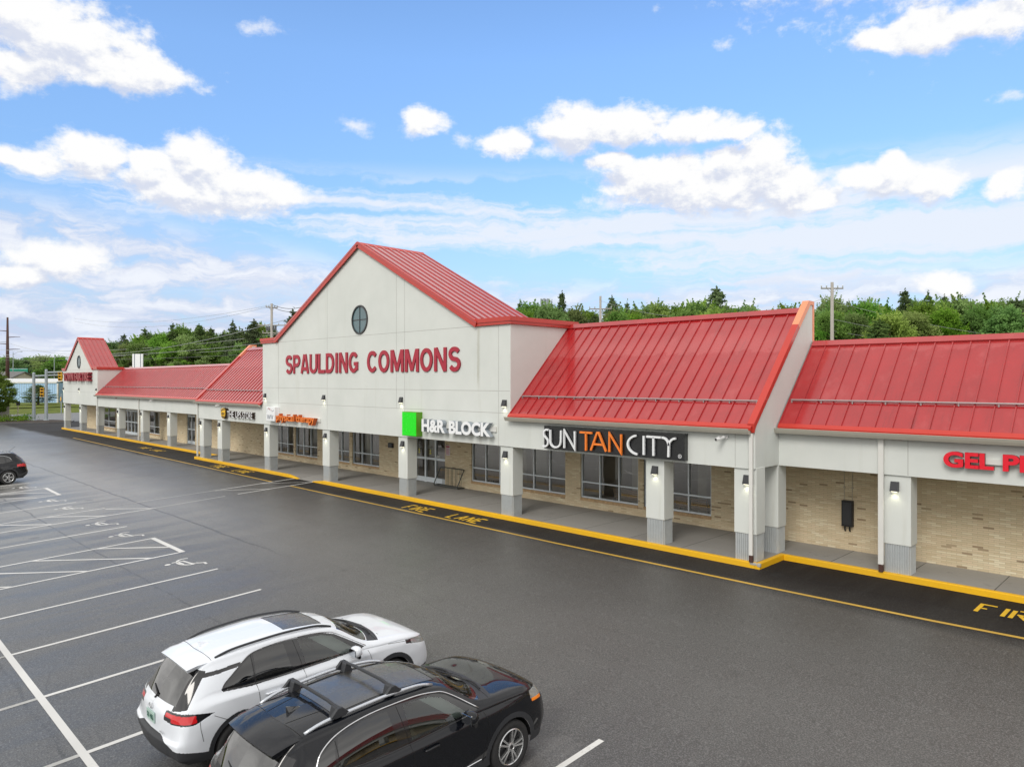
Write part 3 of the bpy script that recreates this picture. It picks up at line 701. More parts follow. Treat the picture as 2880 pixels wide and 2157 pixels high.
for x, y, l_ in ((-9.03, 18.1, 'dark wedge wall light on the corner column beside the downspout, right of the black sign'), (-11.95, 18.1, 'dark wedge wall light on the column under the right end of the black sign'),
                 (-18.31, 18.1, 'dark wedge wall light on the column left of the black sign'), (-24.5, 18.1, 'dark wedge wall light on the column under the bright green square'),
                 (-30.75, 18.1, 'dark wedge wall light on the column between the orange and the white lettering'), (-36.9, 18.1, 'dark wedge wall light on the column under the small white square sign'),
                 (-43.05, 18.1, 'dark wedge wall light on the column under the yellow shield'), (-45.9, 18.1, 'dark wedge wall light on the column left of the yellow shield'),
                 (-5.8, 19.55, 'dark wedge wall light on the column left of the bright red letters'), (-55.6, 19.56, 'dark wedge wall light on the recessed column left of the narrow glass door'),
                 (-61.6, 19.56, 'dark wedge wall light on the recessed column beside the thin mid-wall downspout'), (-67.5, 19.56, 'dark wedge wall light on the column under the small red alarm box'),
                 (-73.4, 19.56, 'dark wedge wall light on the column below the right edge of the far gable'), (-79.05, 19.56, 'dark wedge wall light on the middle column under the far gable'),
                 (-84.85, 19.56, 'dark wedge wall light on the farthest column of the plaza')):
    wall_light(x, y, 2.335, l_, G1)
for x, y, l_ in ((-18.31, 18.05, 'dark wedge wall light high on the big gable wall, rightmost of four'), (-24.54, 18.05, 'dark wedge wall light on the big gable wall just above the green square'),
                 (-30.8, 18.05, 'dark wedge wall light on the big gable wall above and right of the orange letters'), (-36.95, 18.05, 'dark wedge wall light at the left edge of the big gable wall'),
                 (-73.5, 19.5, 'dark wedge wall light at the right edge of the far gable wall'), (-79.2, 19.5, 'dark wedge wall light in the middle of the far gable wall'), (-84.95, 19.5, 'dark wedge wall light at the left edge of the far gable wall')):
    wall_light(x, y, 4.19, l_, G2)

# ================================================================ lettering
def text_mesh(s_, bold=0.0, spacing=1.0):
    cu = bpy.data.curves.new('letters', 'FONT'); cu.body = s_; cu.size = 1; cu.offset = bold; cu.space_character = spacing; cu.resolution_u = 6
    cu.extrude = .5
    o = bpy.data.objects.new('letters', cu); COL.objects.link(o)
    dg = bpy.context.evaluated_depsgraph_get(); dg.update()
    me = bpy.data.meshes.new_from_object(o.evaluated_get(dg))
    v = np.array([p.co[:] for p in me.vertices]); f = [tuple(p.vertices) for p in me.polygons]
    bpy.data.objects.remove(o); bpy.data.curves.remove(cu); bpy.data.meshes.remove(me)
    return v, f
def islands(v, f):
    par = list(range(len(v)))
    def find(a):
        while par[a] != a: par[a] = par[par[a]]; a = par[a]
        return a
    for q in f:
        for k in q[1:]:
            a, b_ = find(q[0]), find(k)
            if a != b_: par[a] = b_
    key = [find(i) for i in range(len(v))]; gr = {}
    for i, k in enumerate(key): gr.setdefault(k, []).append(i)
    its = sorted([(v[ix, 0].min(), v[ix, 0].max(), ix) for ix in gr.values()])
    out = []
    for a, b_, ix in its:
        if out and a < out[-1][1]-.35*(b_-a): out[-1] = (out[-1][0], max(b_, out[-1][1]), out[-1][2]+ix)
        else: out.append((a, b_, ix))
    res = []
    for a, b_, ix in out:
        mp = {k: i for i, k in enumerate(ix)}
        res.append((v[ix], [tuple(mp[k] for k in q) for q in f if q[0] in mp]))
    return res
def sign_text(parent, s_, x0, x1, z0, z1, y, depth, face, side, bold=.02, spacing=1.0, name='letter', cap_only=True):
    v, f = text_mesh(s_, bold, spacing)
    mx, mn = v.max(0), v.min(0)
    if not cap_only: pass
    w = (x1-x0)/(mx[0]-mn[0]); h = (z1-z0)/(mx[1]-mn[1])
    nv = np.stack([x0+(v[:, 0]-mn[0])*w, y+(.5-v[:, 2])*depth, z0+(v[:, 1]-mn[1])*h], 1)
    for vv, ff in islands(nv, f):
        mi = []
        for q in ff:
            p = [Vector(vv[k]) for k in q[:3]]; n_ = (p[1]-p[0]).cross(p[2]-p[0]); mi.append(0 if n_.y < -.85*n_.length else 1)
        obj(name, mesh_np(name, vv, ff, [face, side], mi), parent)
def strokes(paths, w, place, depthvec, cap=0):
    """each path a list of 2-D points -> ribbons of width w, mitred, swept by depthvec"""
    b = MB()
    for pts in paths:
        P = [Vector(p) for p in pts]; n = len(P); Lf, Rt = [], []
        closed = (P[0]-P[-1]).length < 1e-6 and n > 3
        for i in range(n):
            if closed: a, c_ = P[(i-1) % (n-1)], P[(i+1) % (n-1)]
            else: a, c_ = P[max(i-1, 0)], P[min(i+1, n-1)]
            d1 = (P[i]-a) if (P[i]-a).length > 1e-6 else (c_-P[i]); d2 = (c_-P[i]) if (c_-P[i]).length > 1e-6 else d1
            d1 = d1.normalized(); d2 = d2.normalized(); n1_ = Vector((-d1.y, d1.x)); n2_ = Vector((-d2.y, d2.x)); m_ = (n1_+n2_)
            m_ = m_.normalized() if m_.length > .3 else n1_
            k = w/2/max(.45, m_.dot(n1_)); Lf.append(P[i]+m_*k); Rt.append(P[i]-m_*k)
        for i in range(n-1):
            b.prism([place(*Lf[i]), place(*Lf[i+1]), place(*Rt[i+1]), place(*Rt[i])], depthvec)
    return b
def arc(cx, cy, rx, ry, a0, a1, n=12): return [(cx+rx*math.cos(R(a0+(a1-a0)*i/n)), cy+ry*math.sin(R(a0+(a1-a0)*i/n))) for i in range(n+1)]

M['maroon'] = pbr('maroon letter face', (.40, .016, .040), .4, var=.06); M['maroon_side'] = pbr('dark maroon letter return', (.26, .014, .03), .5)
t = thing('lettering', 'maroon block capitals spelling the plaza name across the big gable wall', 'sign lettering', (0, 0, 0))
def oarc(cx, cy, rx, ry, a0, a1, n=14): return arc(cx, cy, rx, ry, a0, a1, n)
BIG = {'S': (.60, [oarc(.30, .70, .20, .215, 25, 180, 8)+oarc(.30, .715, .20, .215, 180, 270, 4)[1:]+oarc(.31, .285, .205, .215, 90, -155, 12)]),
       'P': (.60, [[(.085, 0), (.085, 1)], [(.085, .915), (.32, .915)]+oarc(.32, .68, .195, .235, 90, -90, 10)+[(.085, .445)]]),
       'A': (.66, [[(.07, 0), (.29, 1)], [(.37, 1), (.59, 0)], [(.15, .25), (.51, .25)]]),
       'U': (.62, [[(.085, 1), (.085, .32)]+oarc(.31, .32, .225, .235, 180, 360, 12)+[(.535, 1)]]),
       'L': (.54, [[(.085, 1), (.085, .085), (.52, .085)]]),
       'D': (.62, [[(.085, 0), (.085, 1)], [(.085, .915), (.27, .915)]+oarc(.27, .5, .265, .415, 90, -90, 14)+[(.085, .085)]]),
       'I': (.24, [[(.12, 0), (.12, 1)]]),
       'N': (.64, [[(.085, 0), (.085, 1)], [(.10, .97), (.53, .03)], [(.545, 0), (.545, 1)]]),
       'G': (.66, [oarc(.33, .5, .245, .415, 38, 318, 20)+[(.555, .22), (.555, .43), (.36, .43)]]),
       'C': (.64, [oarc(.33, .5, .245, .415, 40, 320, 20)]),
       'O': (.66, [oarc(.33, .5, .245, .415, 0, 360, 28)]),
       'M': (.76, [[(.085, 0), (.085, 1)], [(.12, .97), (.38, .06)], [(.38, .06), (.64, .97)], [(.675, 0), (.675, 1)]])}
def big_word(word, x0, x1, z0, z1):
    gap_ = .045; tot = sum(BIG[c_][0] for c_ in word)+gap_*(len(word)-1); k = (x1-x0)/tot; h = z1-z0; cx = x0
    for c_ in word:
        w, paths = BIG[c_]
        st2 = strokes([[(cx+p[0]*k, z0+p[1]*h) for p in q] for q in paths], .168, lambda a, d: (a, 17.995, d), (0, .055, 0))
        mi = [0 if abs(Vector(st2.v[f[1]]).y-17.995) < 1e-4 and len({round(st2.v[i][1], 3) for i in f}) == 1 else 1 for f in st2.f]
        # stagger the overlapping strokes by a hair so that no two faces share a plane
        vs2 = [(v[0], v[1]-.0006*((i//8) % 7), v[2]) for i, v in enumerate(st2.v)]
        obj('letter', mesh_np('letter', vs2, st2.f, [M['maroon'], M['maroon_side']], mi), t)
        cx += (w+gap_)*k
big_word('SPAULDING', -34.62, -27.77, 5.38, 6.33); big_word('COMMONS', -27.09, -20.69, 5.38, 6.33)
M['tire'] = pbr('dark red letter face', (.34, .018, .03), .35, var=.1)
t = thing('lettering', 'deep dark red channel letters on the far gable wall', 'sign lettering')
sign_text(t, 'TOWN FAIR TIRE', -83.6, -74.75, 4.98, 5.82, 19.15, .34, M['tire'], M['maroon_side'], .03)
M['white_face'] = pbr('white acrylic letter face', (.86, .88, .90), .3, emit=.0, var=.02); M['grey_side'] = pbr('grey blue letter return', (.30, .34, .38), .4)
t = thing('lettering', 'bold white channel letters with an ampersand on a raceway right of the green square', 'sign lettering')
sign_text(t, 'H&R', -22.83, -21.37, 2.96, 3.47, 17.78, .20, M['white_face'], M['grey_side'], .045)
sign_text(t, 'BLOCK', -21.13, -18.80, 2.96, 3.47, 17.78, .20, M['white_face'], M['grey_side'], .045)
b = MB(); b.box(-23.1, -18.72, 17.985, 18.05, 3.14, 3.33); b.build('raceway', M['white_metal'], t)
M['green'] = pbr('bright green acrylic', (.012, .72, .012), .25, var=.03, emit=.12); M['green_side'] = pbr('olive green sign return', (.11, .30, .01), .4)
t = thing('sign_box', 'plain bright green square sign box over the glass entrance', 'sign box')
b = MB(); b.box(-24.07, -23.14, 17.73, 17.75, 2.76, 3.71); b.build('face', M['green'], t)
b = MB(); b.box(-24.09, -23.12, 17.75, 18.05, 2.74, 3.73); b.build('cabinet', M['green_side'], t)

# black sign with thin stroked letters
M['black_panel'] = pbr('black sign panel', (.012, .013, .015), .3, var=.2, coat=.3); M['white_neon'] = pbr('white letter face', (.80, .82, .84), .35, var=.03); M['orange_face'] = pbr('orange letter face', (.90, .23, .03), .35, var=.03)
t = thing('sign_board', 'long black sign board with thin white and orange capitals below the glossy red roof', 'sign board')
b = MB(); b.box(-16.23, -10.82, 17.86, 18.05, 2.72, 3.49); b.build('panel', M['black_panel'], t, bevel=.01)
ZB, ZT = 2.80, 3.37; H_ = ZT-ZB
def LX(x0, w, paths): return [[(x0+p[0]*w, ZB+p[1]*H_) for p in q] for q in paths]
Sg = arc(.62, .76, .40, .24, 60, 215, 8)+arc(.35, .26, .42, .26, 55, -125, 10)
Ug = [(0, 1), (.02, .35)]+arc(.45, .30, .43, .30, 180, 360, 10)+[(.9, .35), (.92, 1)]
Ng = [[(.04, 0), (.04, 1), (.93, -.02), (.93, 1)]]
GL = [('S', -16.25, .36, [Sg], 0), ('U', -15.88, .52, [Ug], 0), ('N', -15.28, .50, Ng, 0),
      ('T', -14.60, .50, [[(0, .97), (1, .97)], [(.5, .95), (.5, -.04)]], 1), ('A', -14.15, .60, [[(0, 0), (.42, 1), (.52, 1), (1, 0)], [(.2, .36), (.78, .36)]], 1), ('N', -13.44, .50, Ng, 1),
      ('C', -12.74, .44, [arc(.95, .5, .92, .5, 105, 262, 16)], 0), ('I', -12.20, .1, [[(.5, 0), (.5, 1)]], 0), ('T', -12.05, .50, [[(0, .97), (1, .97)], [(.48, .95), (.48, 0)]], 0),
      ('Y', -11.55, .50, [arc(.1, .55, .42, .42, 95, 0, 8)+[(.5, 0)], arc(1.02, .55, .5, .42, 95, 175, 8)], 0)]
for ch_, x0, w, paths, c_ in GL:
    s_ = strokes(LX(x0, w, paths), .062, lambda a, b_: (a, 17.76, b_), (0, .06, 0)); s_.build('letter', M['orange_face' if c_ else 'white_neon'], t)
rg = strokes([arc(-10.97, 2.84, .052, .052, 0, 360, 20)], .012, lambda a, b_: (a, 17.853, b_), (0, .006, 0)); rg.build('registered_mark', M['white_neon'], t)
sign_text(t, 'R', -10.99, -10.945, 2.81, 2.87, 17.853, .006, M['white_neon'], M['white_neon'], 0, name='registered_mark')

# white square sign and orange letters
M['navy'] = pbr('navy print', (.02, .05, .10), .5); M['crimson'] = pbr('crimson print', (.32, .01, .03), .5)
t = thing('sign_box', 'white square sign box with two navy letters and small crimson dots', 'sign box')
b = MB(); b.box(-36.28, -35.32, 17.76, 18.05, 2.88, 3.62); b.build('cabinet', M['white_face'], t, bevel=.015)
sign_text(t, 'WV', -36.16, -35.48, 2.95, 3.20, 17.752, .008, M['navy'], M['navy'], -.012)
b = MB()
for k, (dx, dz, r_) in enumerate(((-.38, .06, .012), (-.34, .16, .014), (-.24, .25, .026), (-.14, .27, .030), (-.03, .23, .040), (.12, .17, .024), (.22, .13, .022), (.32, .14, .026), (.38, .17, .018))):
    cx, cz = -35.82+dx, 3.27+dz
    b.prism([(cx+r_*.8*math.cos(i*math.pi/4), 17.752, cz+r_*1.3*math.sin(i*math.pi/4)) for i in range(8)], (0, .008, 0), 0 if k in (2, 3, 4, 5) else 1)
b.build('emblem', [M['crimson'], M['navy']], t)
t = thing('lettering', 'orange lower case channel letters right of the white square sign', 'sign lettering')
M['orange_side'] = pbr('burnt orange return', (.55, .10, .01), .45)
sign_text(t, 'physical', -35.18, -33.30, 2.82, 3.30, 17.76, .20, M['orange_face'], M['orange_side'], .012)
sign_text(t, 'therapy', -33.05, -31.28, 2.82, 3.30, 17.76, .20, M['orange_face'], M['orange_side'], .012)
b = MB(); b.box(-35.2, -31.1, 17.985, 18.05, 3.0, 3.16); b.build('raceway', M['white_metal'], t)

# shield and brown-backed letters
M['shield'] = pbr('golden yellow enamel', (.85, .50, .01), .35); M['brown'] = pbr('dark brown enamel', (.05, .025, .012), .4)
t = thing('emblem_sign', 'yellow and brown shield emblem on the fascia left of the small white letters', 'emblem sign')
def shield(cx, cz, w, h): return [(cx-w, cz+h*.72), (cx-w*.6, cz+h*.9), (cx, cz+h), (cx+w*.6, cz+h*.9), (cx+w, cz+h*.72), (cx+w, cz-h*.25), (cx+w*.8, cz-h*.6), (cx+w*.45, cz-h*.85), (cx, cz-h), (cx-w*.45, cz-h*.85), (cx-w*.8, cz-h*.6), (cx-w, cz-h*.25)]
SP = shield(-41.93, 3.08, .31, .325)
b = MB(); b.prism([(x, 17.84, z) for x, z in SP], (0, .21, 0)); b.build('shield', [M['brown']], t)
b = MB(); b.prism([(x, 17.83, z) for x, z in shield(-41.93, 3.08, .30, .315)], (0, .01, 0)); b.build('shield_face', M['shield'], t)
b = MB(); b.prism([(x, 17.824, z) for x, z in [(-42.17, 3.17), (-42.17, 3.27), (-42.05, 3.33), (-41.85, 3.35), (-41.69, 3.33), (-41.69, 3.27), (-41.85, 3.285), (-42.05, 3.25)]], (0, .006, 0))
b.prism([(x, 17.824, z) for x, z in [(-42.17, 2.93), (-42.10, 2.86), (-41.93, 2.79), (-41.76, 2.86), (-41.69, 2.93), (-41.80, 2.93), (-41.93, 2.88), (-42.06, 2.93)]], (0, .006, 0)); b.build('shield_band', M['brown'], t)
sign_text(t, 'ups', -42.15, -41.71, 2.92, 3.14, 17.822, .008, M['brown'], M['brown'], .01)
t = thing('lettering', 'small white capitals with dark brown sides left of the white square sign', 'sign lettering')
for s_, a, c_ in (('THE', -41.42, -40.55), ('UPS', -40.32, -39.55), ('STORE', -39.40, -38.15)):
    sign_text(t, s_, a, c_, 2.88, 3.24, 17.86, .19, M['white_face'], M['brown'], .006)
# bright red letters
M['red_face'] = pbr('bright red acrylic', (.70, .012, .03), .3, emit=.1, var=.04); M['red_side'] = pbr('dark red return', (.22, .012, .012), .5)
t = thing('lettering', 'bright red channel letters on the fascia at the right edge of the view', 'sign lettering')
sign_text(t, 'GEL', -4.68, -3.66, 2.95, 3.33, 19.33, .10, M['red_face'], M['red_side'], .04)
sign_text(t, 'PE', -3.49, -2.88, 2.95, 3.33, 19.33, .10, M['red_face'], M['red_side'], .04)
b = MB(); b.box(-4.45, -2.4, 19.43, 19.5, 3.07, 3.19); b.build('raceway', M['white_metal'], t)

# ================================================================ small things on the shop front
def sec_cam(x, y, z, lab, s_=1.0):
    t = thing('security_camera', lab, 'security camera', (x, y, z), group='security cameras on the fascia')
    b = MB(); b.lathe([(.001, 0), (.06, 0), (.06, -.04), (.03, -.05), (.001, -.05)], axis='Y', n=14); b.tube([(0, -.04, 0), (-.04, -.12, -.02), (-.06, -.16, -.03)], .022); b.build('mount', M['white_cam'], t, smooth=False)
    b = MB(); b.tube([(-.02, -.10, .0), (-.12, -.36, -.06)], [.045, .05], 14); b.box(-.11, -.03, -.30, -.12, .015, .03); b.build('camera_body', M['white_cam'], t)
    b = MB(); b.tube([(-.12, -.36, -.06), (-.121, -.365, -.0612)], .038, 12); b.build('camera_lens', M['dark'], t)
sec_cam(-9.62, 18.05, 3.46, 'white bullet security camera right of the black sign board')
sec_cam(-42.6, 18.05, 3.55, 'white bullet security camera above the yellow shield')
sec_cam(-58.3, 19.5, 3.52, 'white bullet security camera on the recessed fascia far down the plaza')
t = thing('alarm_box', 'small dark red alarm box high on the recessed fascia', 'alarm box'); b = MB(); b.box(-67.83, -67.6, 19.44, 19.5, 3.5, 3.68); b.lathe([(.001, -.03), (.06, -.03), (.06, 0)], 'Y', 12, (-67.71, 19.44, 3.59)); b.build('housing', M['maroon'], t)
# electrical box on the brick wall
t = thing('utility_box', 'tall black utility box with two thin conduits on the tan brick wall', 'utility box')
b = MB(); b.box(-7.70, -7.40, WY-.14, WY, .84, 1.58); b.build('cabinet', M['dark'], t, bevel=.01)
b = MB(); b.box(-7.665, -7.435, WY-.15, WY-.14, .90, 1.52); b.build('cabinet_door', M['black_metal'], t)
b = MB()
for x in (-7.63, -7.50): b.tube([(x, WY-.06, .84), (x, WY-.06, .74), (x, WY-.02, .70)], .022)
b.build('conduit_elbow', M['dark'], t)
b = MB()
for x in (-7.66, -7.44): b.tube([(x, WY-.02, 1.58), (x, WY-.02, 2.62)], .008, 6); b.box(x-.03, x+.03, WY-.03, WY, 1.93, 1.95)
b.build('conduit', M['cream'], t)
t = thing('utility_box', 'small square black box on the brick left of the glass entrance', 'utility box'); b = MB(); b.box(-30.0, -29.62, WY-.10, WY, 1.62, 1.86); b.build('cabinet', M['dark'], t, bevel=.01); b = MB(); b.box(-29.95, -29.67, WY-.112, WY-.10, 1.66, 1.82); b.build('cabinet_door', M['black_metal'], t)
# notice on brick and decals on the door
M['paper'] = pbr('printed notice paper', (.62, .58, .62), .6); M['print_red'] = pbr('red print', (.45, .03, .06), .6); M['decal'] = pbr('pale decal', (.45, .45, .43), .5); M['decal_yellow'] = pbr('yellow decal', (.62, .56, .10), .5)
t = thing('notice', 'pale printed notice on the brick right of the glass entrance', 'notice')
b = MB(); b.box(-25.52, -25.23, WY-.01, WY, 1.55, 2.02); b.build('sheet', M['paper'], t)
b = MB(); b.box(-25.50, -25.25, WY-.013, WY-.0105, 1.92, 1.99)
for k in range(9): b.box(-25.49, -25.26-.03*(k % 3), WY-.013, WY-.0105, 1.60+k*.034, 1.612+k*.034)
b.build('print', M['print_red'], t)
t = thing('door_decal', 'white mall entrance lettering on the right entrance door glass', 'door decal')
for s_, z in (('MALL', 1.86), ('ENTRANCE', 1.76)):
    w = .055*len(s_)/2; sign_text(t, s_, -26.82-w, -26.82+w, z, z+.06, WY+.10, .004, M['decal'], M['decal'], 0)
t = thing('door_decal', 'round yellow sticker under the mall entrance lettering', 'door decal', group='round yellow stickers'); b = MB(); b.lathe([(.001, 0), (.055, 0), (.055, .003)], 'Y', 20, (-26.80, WY+.10, 1.66)); b.box(-26.86, -26.74, WY+.1, WY+.104, 1.50, 1.57); b.build('sticker', M['decal_yellow'], t)
t = thing('door_decal', 'round yellow sticker on the glass half hidden by the column', 'door decal', group='round yellow stickers'); b = MB(); b.lathe([(.001, 0), (.055, 0), (.055, .003)], 'Y', 20, (-27.66, WY+.10, 1.66)); b.box(-27.72, -27.60, WY+.1, WY+.104, 1.50, 1.57); b.build('sticker', M['decal_yellow'], t)
t = thing('door_decal', 'white lettering on the left entrance door beside the column', 'door decal')
for s_, z in (('MALL', 1.86), ('ENTRANCE', 1.76)):
    w = .055*len(s_)/2; sign_text(t, s_, -27.64-w, -27.64+w, z, z+.06, WY+.10, .004, M['decal'], M['decal'], 0)
t = thing('door_decal', 'small pale rectangular plate on the side light of the entrance', 'door decal'); b = MB(); b.box(-26.33, -26.05, WY+.1, WY+.104, 1.36, 1.46); b.build('plate', M['decal'], t)
# bike rack
t = thing('bike_rack', 'dull grey green tubular bicycle rack by the glass entrance', 'bike rack')
YA, YB = 20.78, 21.18; XA, XB = -25.75, -24.1
b = MB()
def rackend(x): return [(x, YB, .19), (x, YA+.04, .19), (x, YA, .24), (x, YA+.03, .34), (x, YB-.04, .93), (x, YB-.01, .98)]
pts = rackend(XA)+[(XA+.06, YB, 1.0), (XB-.06, YB, 1.0)]+list(reversed(rackend(XB)))
b.tube(pts, .024, 8); b.build('hoop_frame', M['rack'], t, smooth=True)
b = MB(); b.tube([(XA, YA+.05, .19), (XB, YA+.05, .19)], .024); b.tube([(XA, YB-.02, .19), (XB, YB-.02, .19)], .024); b.build('base_rail', M['rack'], t)
for k in range(5):
    for dx in (0, .09):
        x = XA+.17+k*.30+dx; b = MB(); b.tube([(x, YB-.02, .19), (x, YB-.005, 1.0)], .009, 6); b.build('upright', M['rack'], t)
# benches inside the windows
def bench_parts(t):
    for x in (-.62, .62):
        b = MB()
        for pts in ([(x, -.24, 0), (x, -.20, .22), (x, -.22, .44)], [(x, .22, 0), (x, .16, .2), (x, .18, .42), (x, .28, .80)], [(x, -.24, .44), (x, .18, .42)], [(x, -.26, .62), (x, .22, .62)], [(x, -.22, .44), (x, -.26, .62)], [(x, -.2, .16), (x, .16, .16)]):
            b.tube(pts, .022, 6)
        b.tube(arc3(x, 0, .3, .12), .014, 6); b.build('end_frame', M['dark'], t)
    for i in range(5): b = MB(); b.box(-.66, .66, -.22+i*.085, -.15+i*.085, .44, .465); b.build('seat_slat', M['slat'], t)
    for i in range(4): b = MB(); y = .185+i*.025; b.box(-.66, .66, y, y+.02, .50+i*.085, .56+i*.085); b.build('back_slat', M['slat'], t)
def arc3(x, y, z, r_): return [(x, y+r_*math.cos(a*math.pi/6), z+r_*math.sin(a*math.pi/6)) for a in range(13)]
M['slat'] = pbr('varnished bench slats', (.30, .17, .07), .5)
bt = thing('bench', 'slatted bench behind the window glass, under the left half of the black sign', 'bench', (-15.6, 21.95, .16), (0, 0, R(180)), group='slatted benches inside the shop windows')
bench_parts(bt)
for x, l_ in ((-12.9, 'slatted bench behind the window glass between the black sign and the brick corner'), (-22.6, 'slatted bench behind the window glass just right of the bike rack')):
    dup(bt, (x, 21.95, .16), label=l_)

# ================================================================ painted markings (each lies 4 mm above the asphalt)
def gquad(b, pts, dz=.004): b.add([(x, y, gz(x, y)+dz) for x, y in pts], [tuple(range(len(pts)))])
def gline(b, p, q, w, dz=.004, seg=1):
    p, q = Vector(p), Vector(q); d = (q-p); n_ = Vector((-d.y, d.x)).normalized()*w/2
    for i in range(seg):
        a, c_ = p+d*i/seg, p+d*(i+1)/seg; gquad(b, [a+n_, c_+n_, c_-n_, a-n_], dz)
b = MB(); fy = [(-72, 17.25), (-60.4, 17.1), (-53.5, 17.0), (-46.6, 16.93), (-33.66, 16.79)]
for p, q in zip(fy[:-1], fy[1:]): gline(b, p, q, .11)
fy = [(-31.75, 16.77), (-14.8, 16.70), (-7.9, 16.77), (-4.3, 16.87), (-2.7, 16.97), (8, 17.5)]
for p, q in zip(fy[:-1], fy[1:]): gline(b, p, q, .11)
struct(b.build('yellow_line', M['line_yellow']))
GLY = {'F': [[(0, 0), (0, 1), (.95, 1)], [(.15, .5), (.5, .5)]], 'I': [[(.15, 0), (.15, 1)]], 'R': [[(0, 0), (0, .95)], [(.25, .98), (.7, .98), (.9, .85), (.9, .62), (.7, .5), (.25, .5)], [(.45, .42), (.92, 0)]],
       'E': [[(.95, 1), (0, 1), (0, 0), (.95, 0)], [(.18, .5), (.7, .5)]], 'L': [[(0, 1), (0, 0), (.9, 0)]], 'A': [[(0, 0), (.4, .98)], [(.52, .98), (.95, 0)], [(.3, .36), (.62, .36)]], 'N': [[(0, 0), (0, 1)], [(.12, 1), (.85, 0)], [(.98, 0), (.98, 1)]]}
def fire(x, y0, h, words, pitch=.44, w=.30, sw=.085):
    b = MB()
    for s_, xs in words:
        cx = xs
        for c_ in s_:
            for q in strokes([[(cx+p[0]*w, y0+p[1]*h) for p in pa] for pa in GLY[c_]], sw, lambda a, c2: (a, c2, gz(a, c2)+.0045), (0, 0, .0006)).f: pass
            s2 = strokes([[(cx+p[0]*w, y0+p[1]*h) for p in pa] for pa in GLY[c_]], sw, lambda a, c2: (a, c2, gz(a, c2)+.0045), (0, 0, .0006)); b.add(s2.v, s2.f)
            cx += pitch*(.42 if c_ == 'I' else 1)
    return struct(b.build('road_lettering', M['letter_yellow']))
fire(0, 18.06, .68, [('FIRE', -3.76), ('LANE', -.9)]); fire(0, 16.98, .60, [('FIRE', -23.1), ('LANE', -20.35)], .45); fire(0, 17.2, .58, [('FIRE', -42.3), ('LANE', -39.3)]); fire(0, 18.03, .55, [('FIRE', -57.6), ('LANE', -55.0)])
b = MB()
RX_ = [(-6.6, 3.1, 8.55), (-9.35, 3.1, 8.5), (-12.2, 2.2, 8.5), (-14.9, 2.2, 8.5), (-17.65, 2.2, 8.5), (-20.46, 3.1, 8.55), (-23.27, 3.1, 8.60), (-26.0, 3.1, 8.63), (-28.8, 3.1, 8.65), (-31.6, 3.1, 10.6), (-33.45, 3.1, 9.2), (-36.1, 3.1, 8.76), (-38.97, 3.1, 8.75), (-41.92, 3.1, 8.84), (-44.8, 3.1, 8.7), (-47.6, 3.1, 8.7), (-50.4, 3.1, 8.7), (-53.2, 3.1, 8.7), (-56, 3.1, 8.7), (-58.8, 3.1, 8.7), (-3.8, 3.1, 8.55), (-1.0, 3.1, 8.55)]
for x, a, c_ in RX_: gline(b, (x, a), (x, c_), .10, seg=2)
for x in (-9.35, -12.2, -14.9, -17.65, -20.46, -23.27, -26.0, -28.8, -31.6, -36.1, -38.97, -41.92): gline(b, (x, -2.3), (x, 3.1), .10)
struct(b.build('bay_lines', M['line_white']))
b = MB(); gline(b, (-62, 3.12), (2, 3.04), .12, .0052, 8); gline(b, (-26.05, 8.63), (-23.22, 8.6), .16, .0052); gline(b, (-42.0, 8.84), (-38.9, 8.77), .16, .0052)
struct(b.build('median_line', M['line_white']))
b = MB()
for p, q in (((-26.0, 6.9), (-24.25, 8.54)), ((-26.0, 5.11), (-23.27, 7.70)), ((-26.0, 3.3), (-23.3, 5.93)), ((-24.2, 3.2), (-23.3, 4.1)), ((-33.45, 7.06), (-31.6, 8.74)), ((-33.4, 5.3), (-31.65, 6.85)), ((-33.4, 3.6), (-31.65, 5.2)), ((-33.2, 9.15), (-31.6, 10.5)),
             ((-41.9, 6.93), (-40.0, 8.72)), ((-41.9, 5.2), (-39.0, 7.9)), ((-41.9, 3.4), (-39.0, 6.1))): gline(b, p, q, .10, .0048)
struct(b.build('hatching', M['line_white']))
b = MB()
gline(b, (-33.62, 18.0), (-33.66, 14.2), .09, .0048); gline(b, (-33.66, 14.2), (-33.62, 10.4), .05, .0048); gline(b, (-31.82, 18.05), (-31.78, 14.2), .09, .0048); gline(b, (-31.76, 13.6), (-31.64, 10.6), .05, .0048)
for y in (16.2, 13.9): gline(b, (-33.6, y), (-31.84, y+1.85), .06, .0054)
struct(b.build('crosswalk_lines', M['line_white']))
HC = [[(.05, 0), (.05, 0)], [(.0, .18), (.03, .52), (.40, .60), (.52, .92), (.66, .90)], [(.02, .36), (.30, .38)], arc(.16, .60, .30, .30, 150, 395, 14)]
def access(cx, cy):
    b = MB(); sc_ = .92
    s2 = strokes([[(cx+(p[0]-.2)*1.4, cy+p[1]*sc_) for p in q] for q in HC[1:]], .075, lambda a, c2: (a, c2, gz(a, c2)+.0045), (0, 0, .0006)); b.add(s2.v, s2.f)
    n = 12; gquad(b, [(cx-.18+.085*math.cos(2*math.pi*i/n), cy+.02+.085*math.sin(2*math.pi*i/n)) for i in range(n)], .0046)
    struct(b.build('access_symbol', M['line_white']))
for x in (-21.9, -27.3, -30.1, -34.8, -37.5, -43.2): access(x, 7.72)
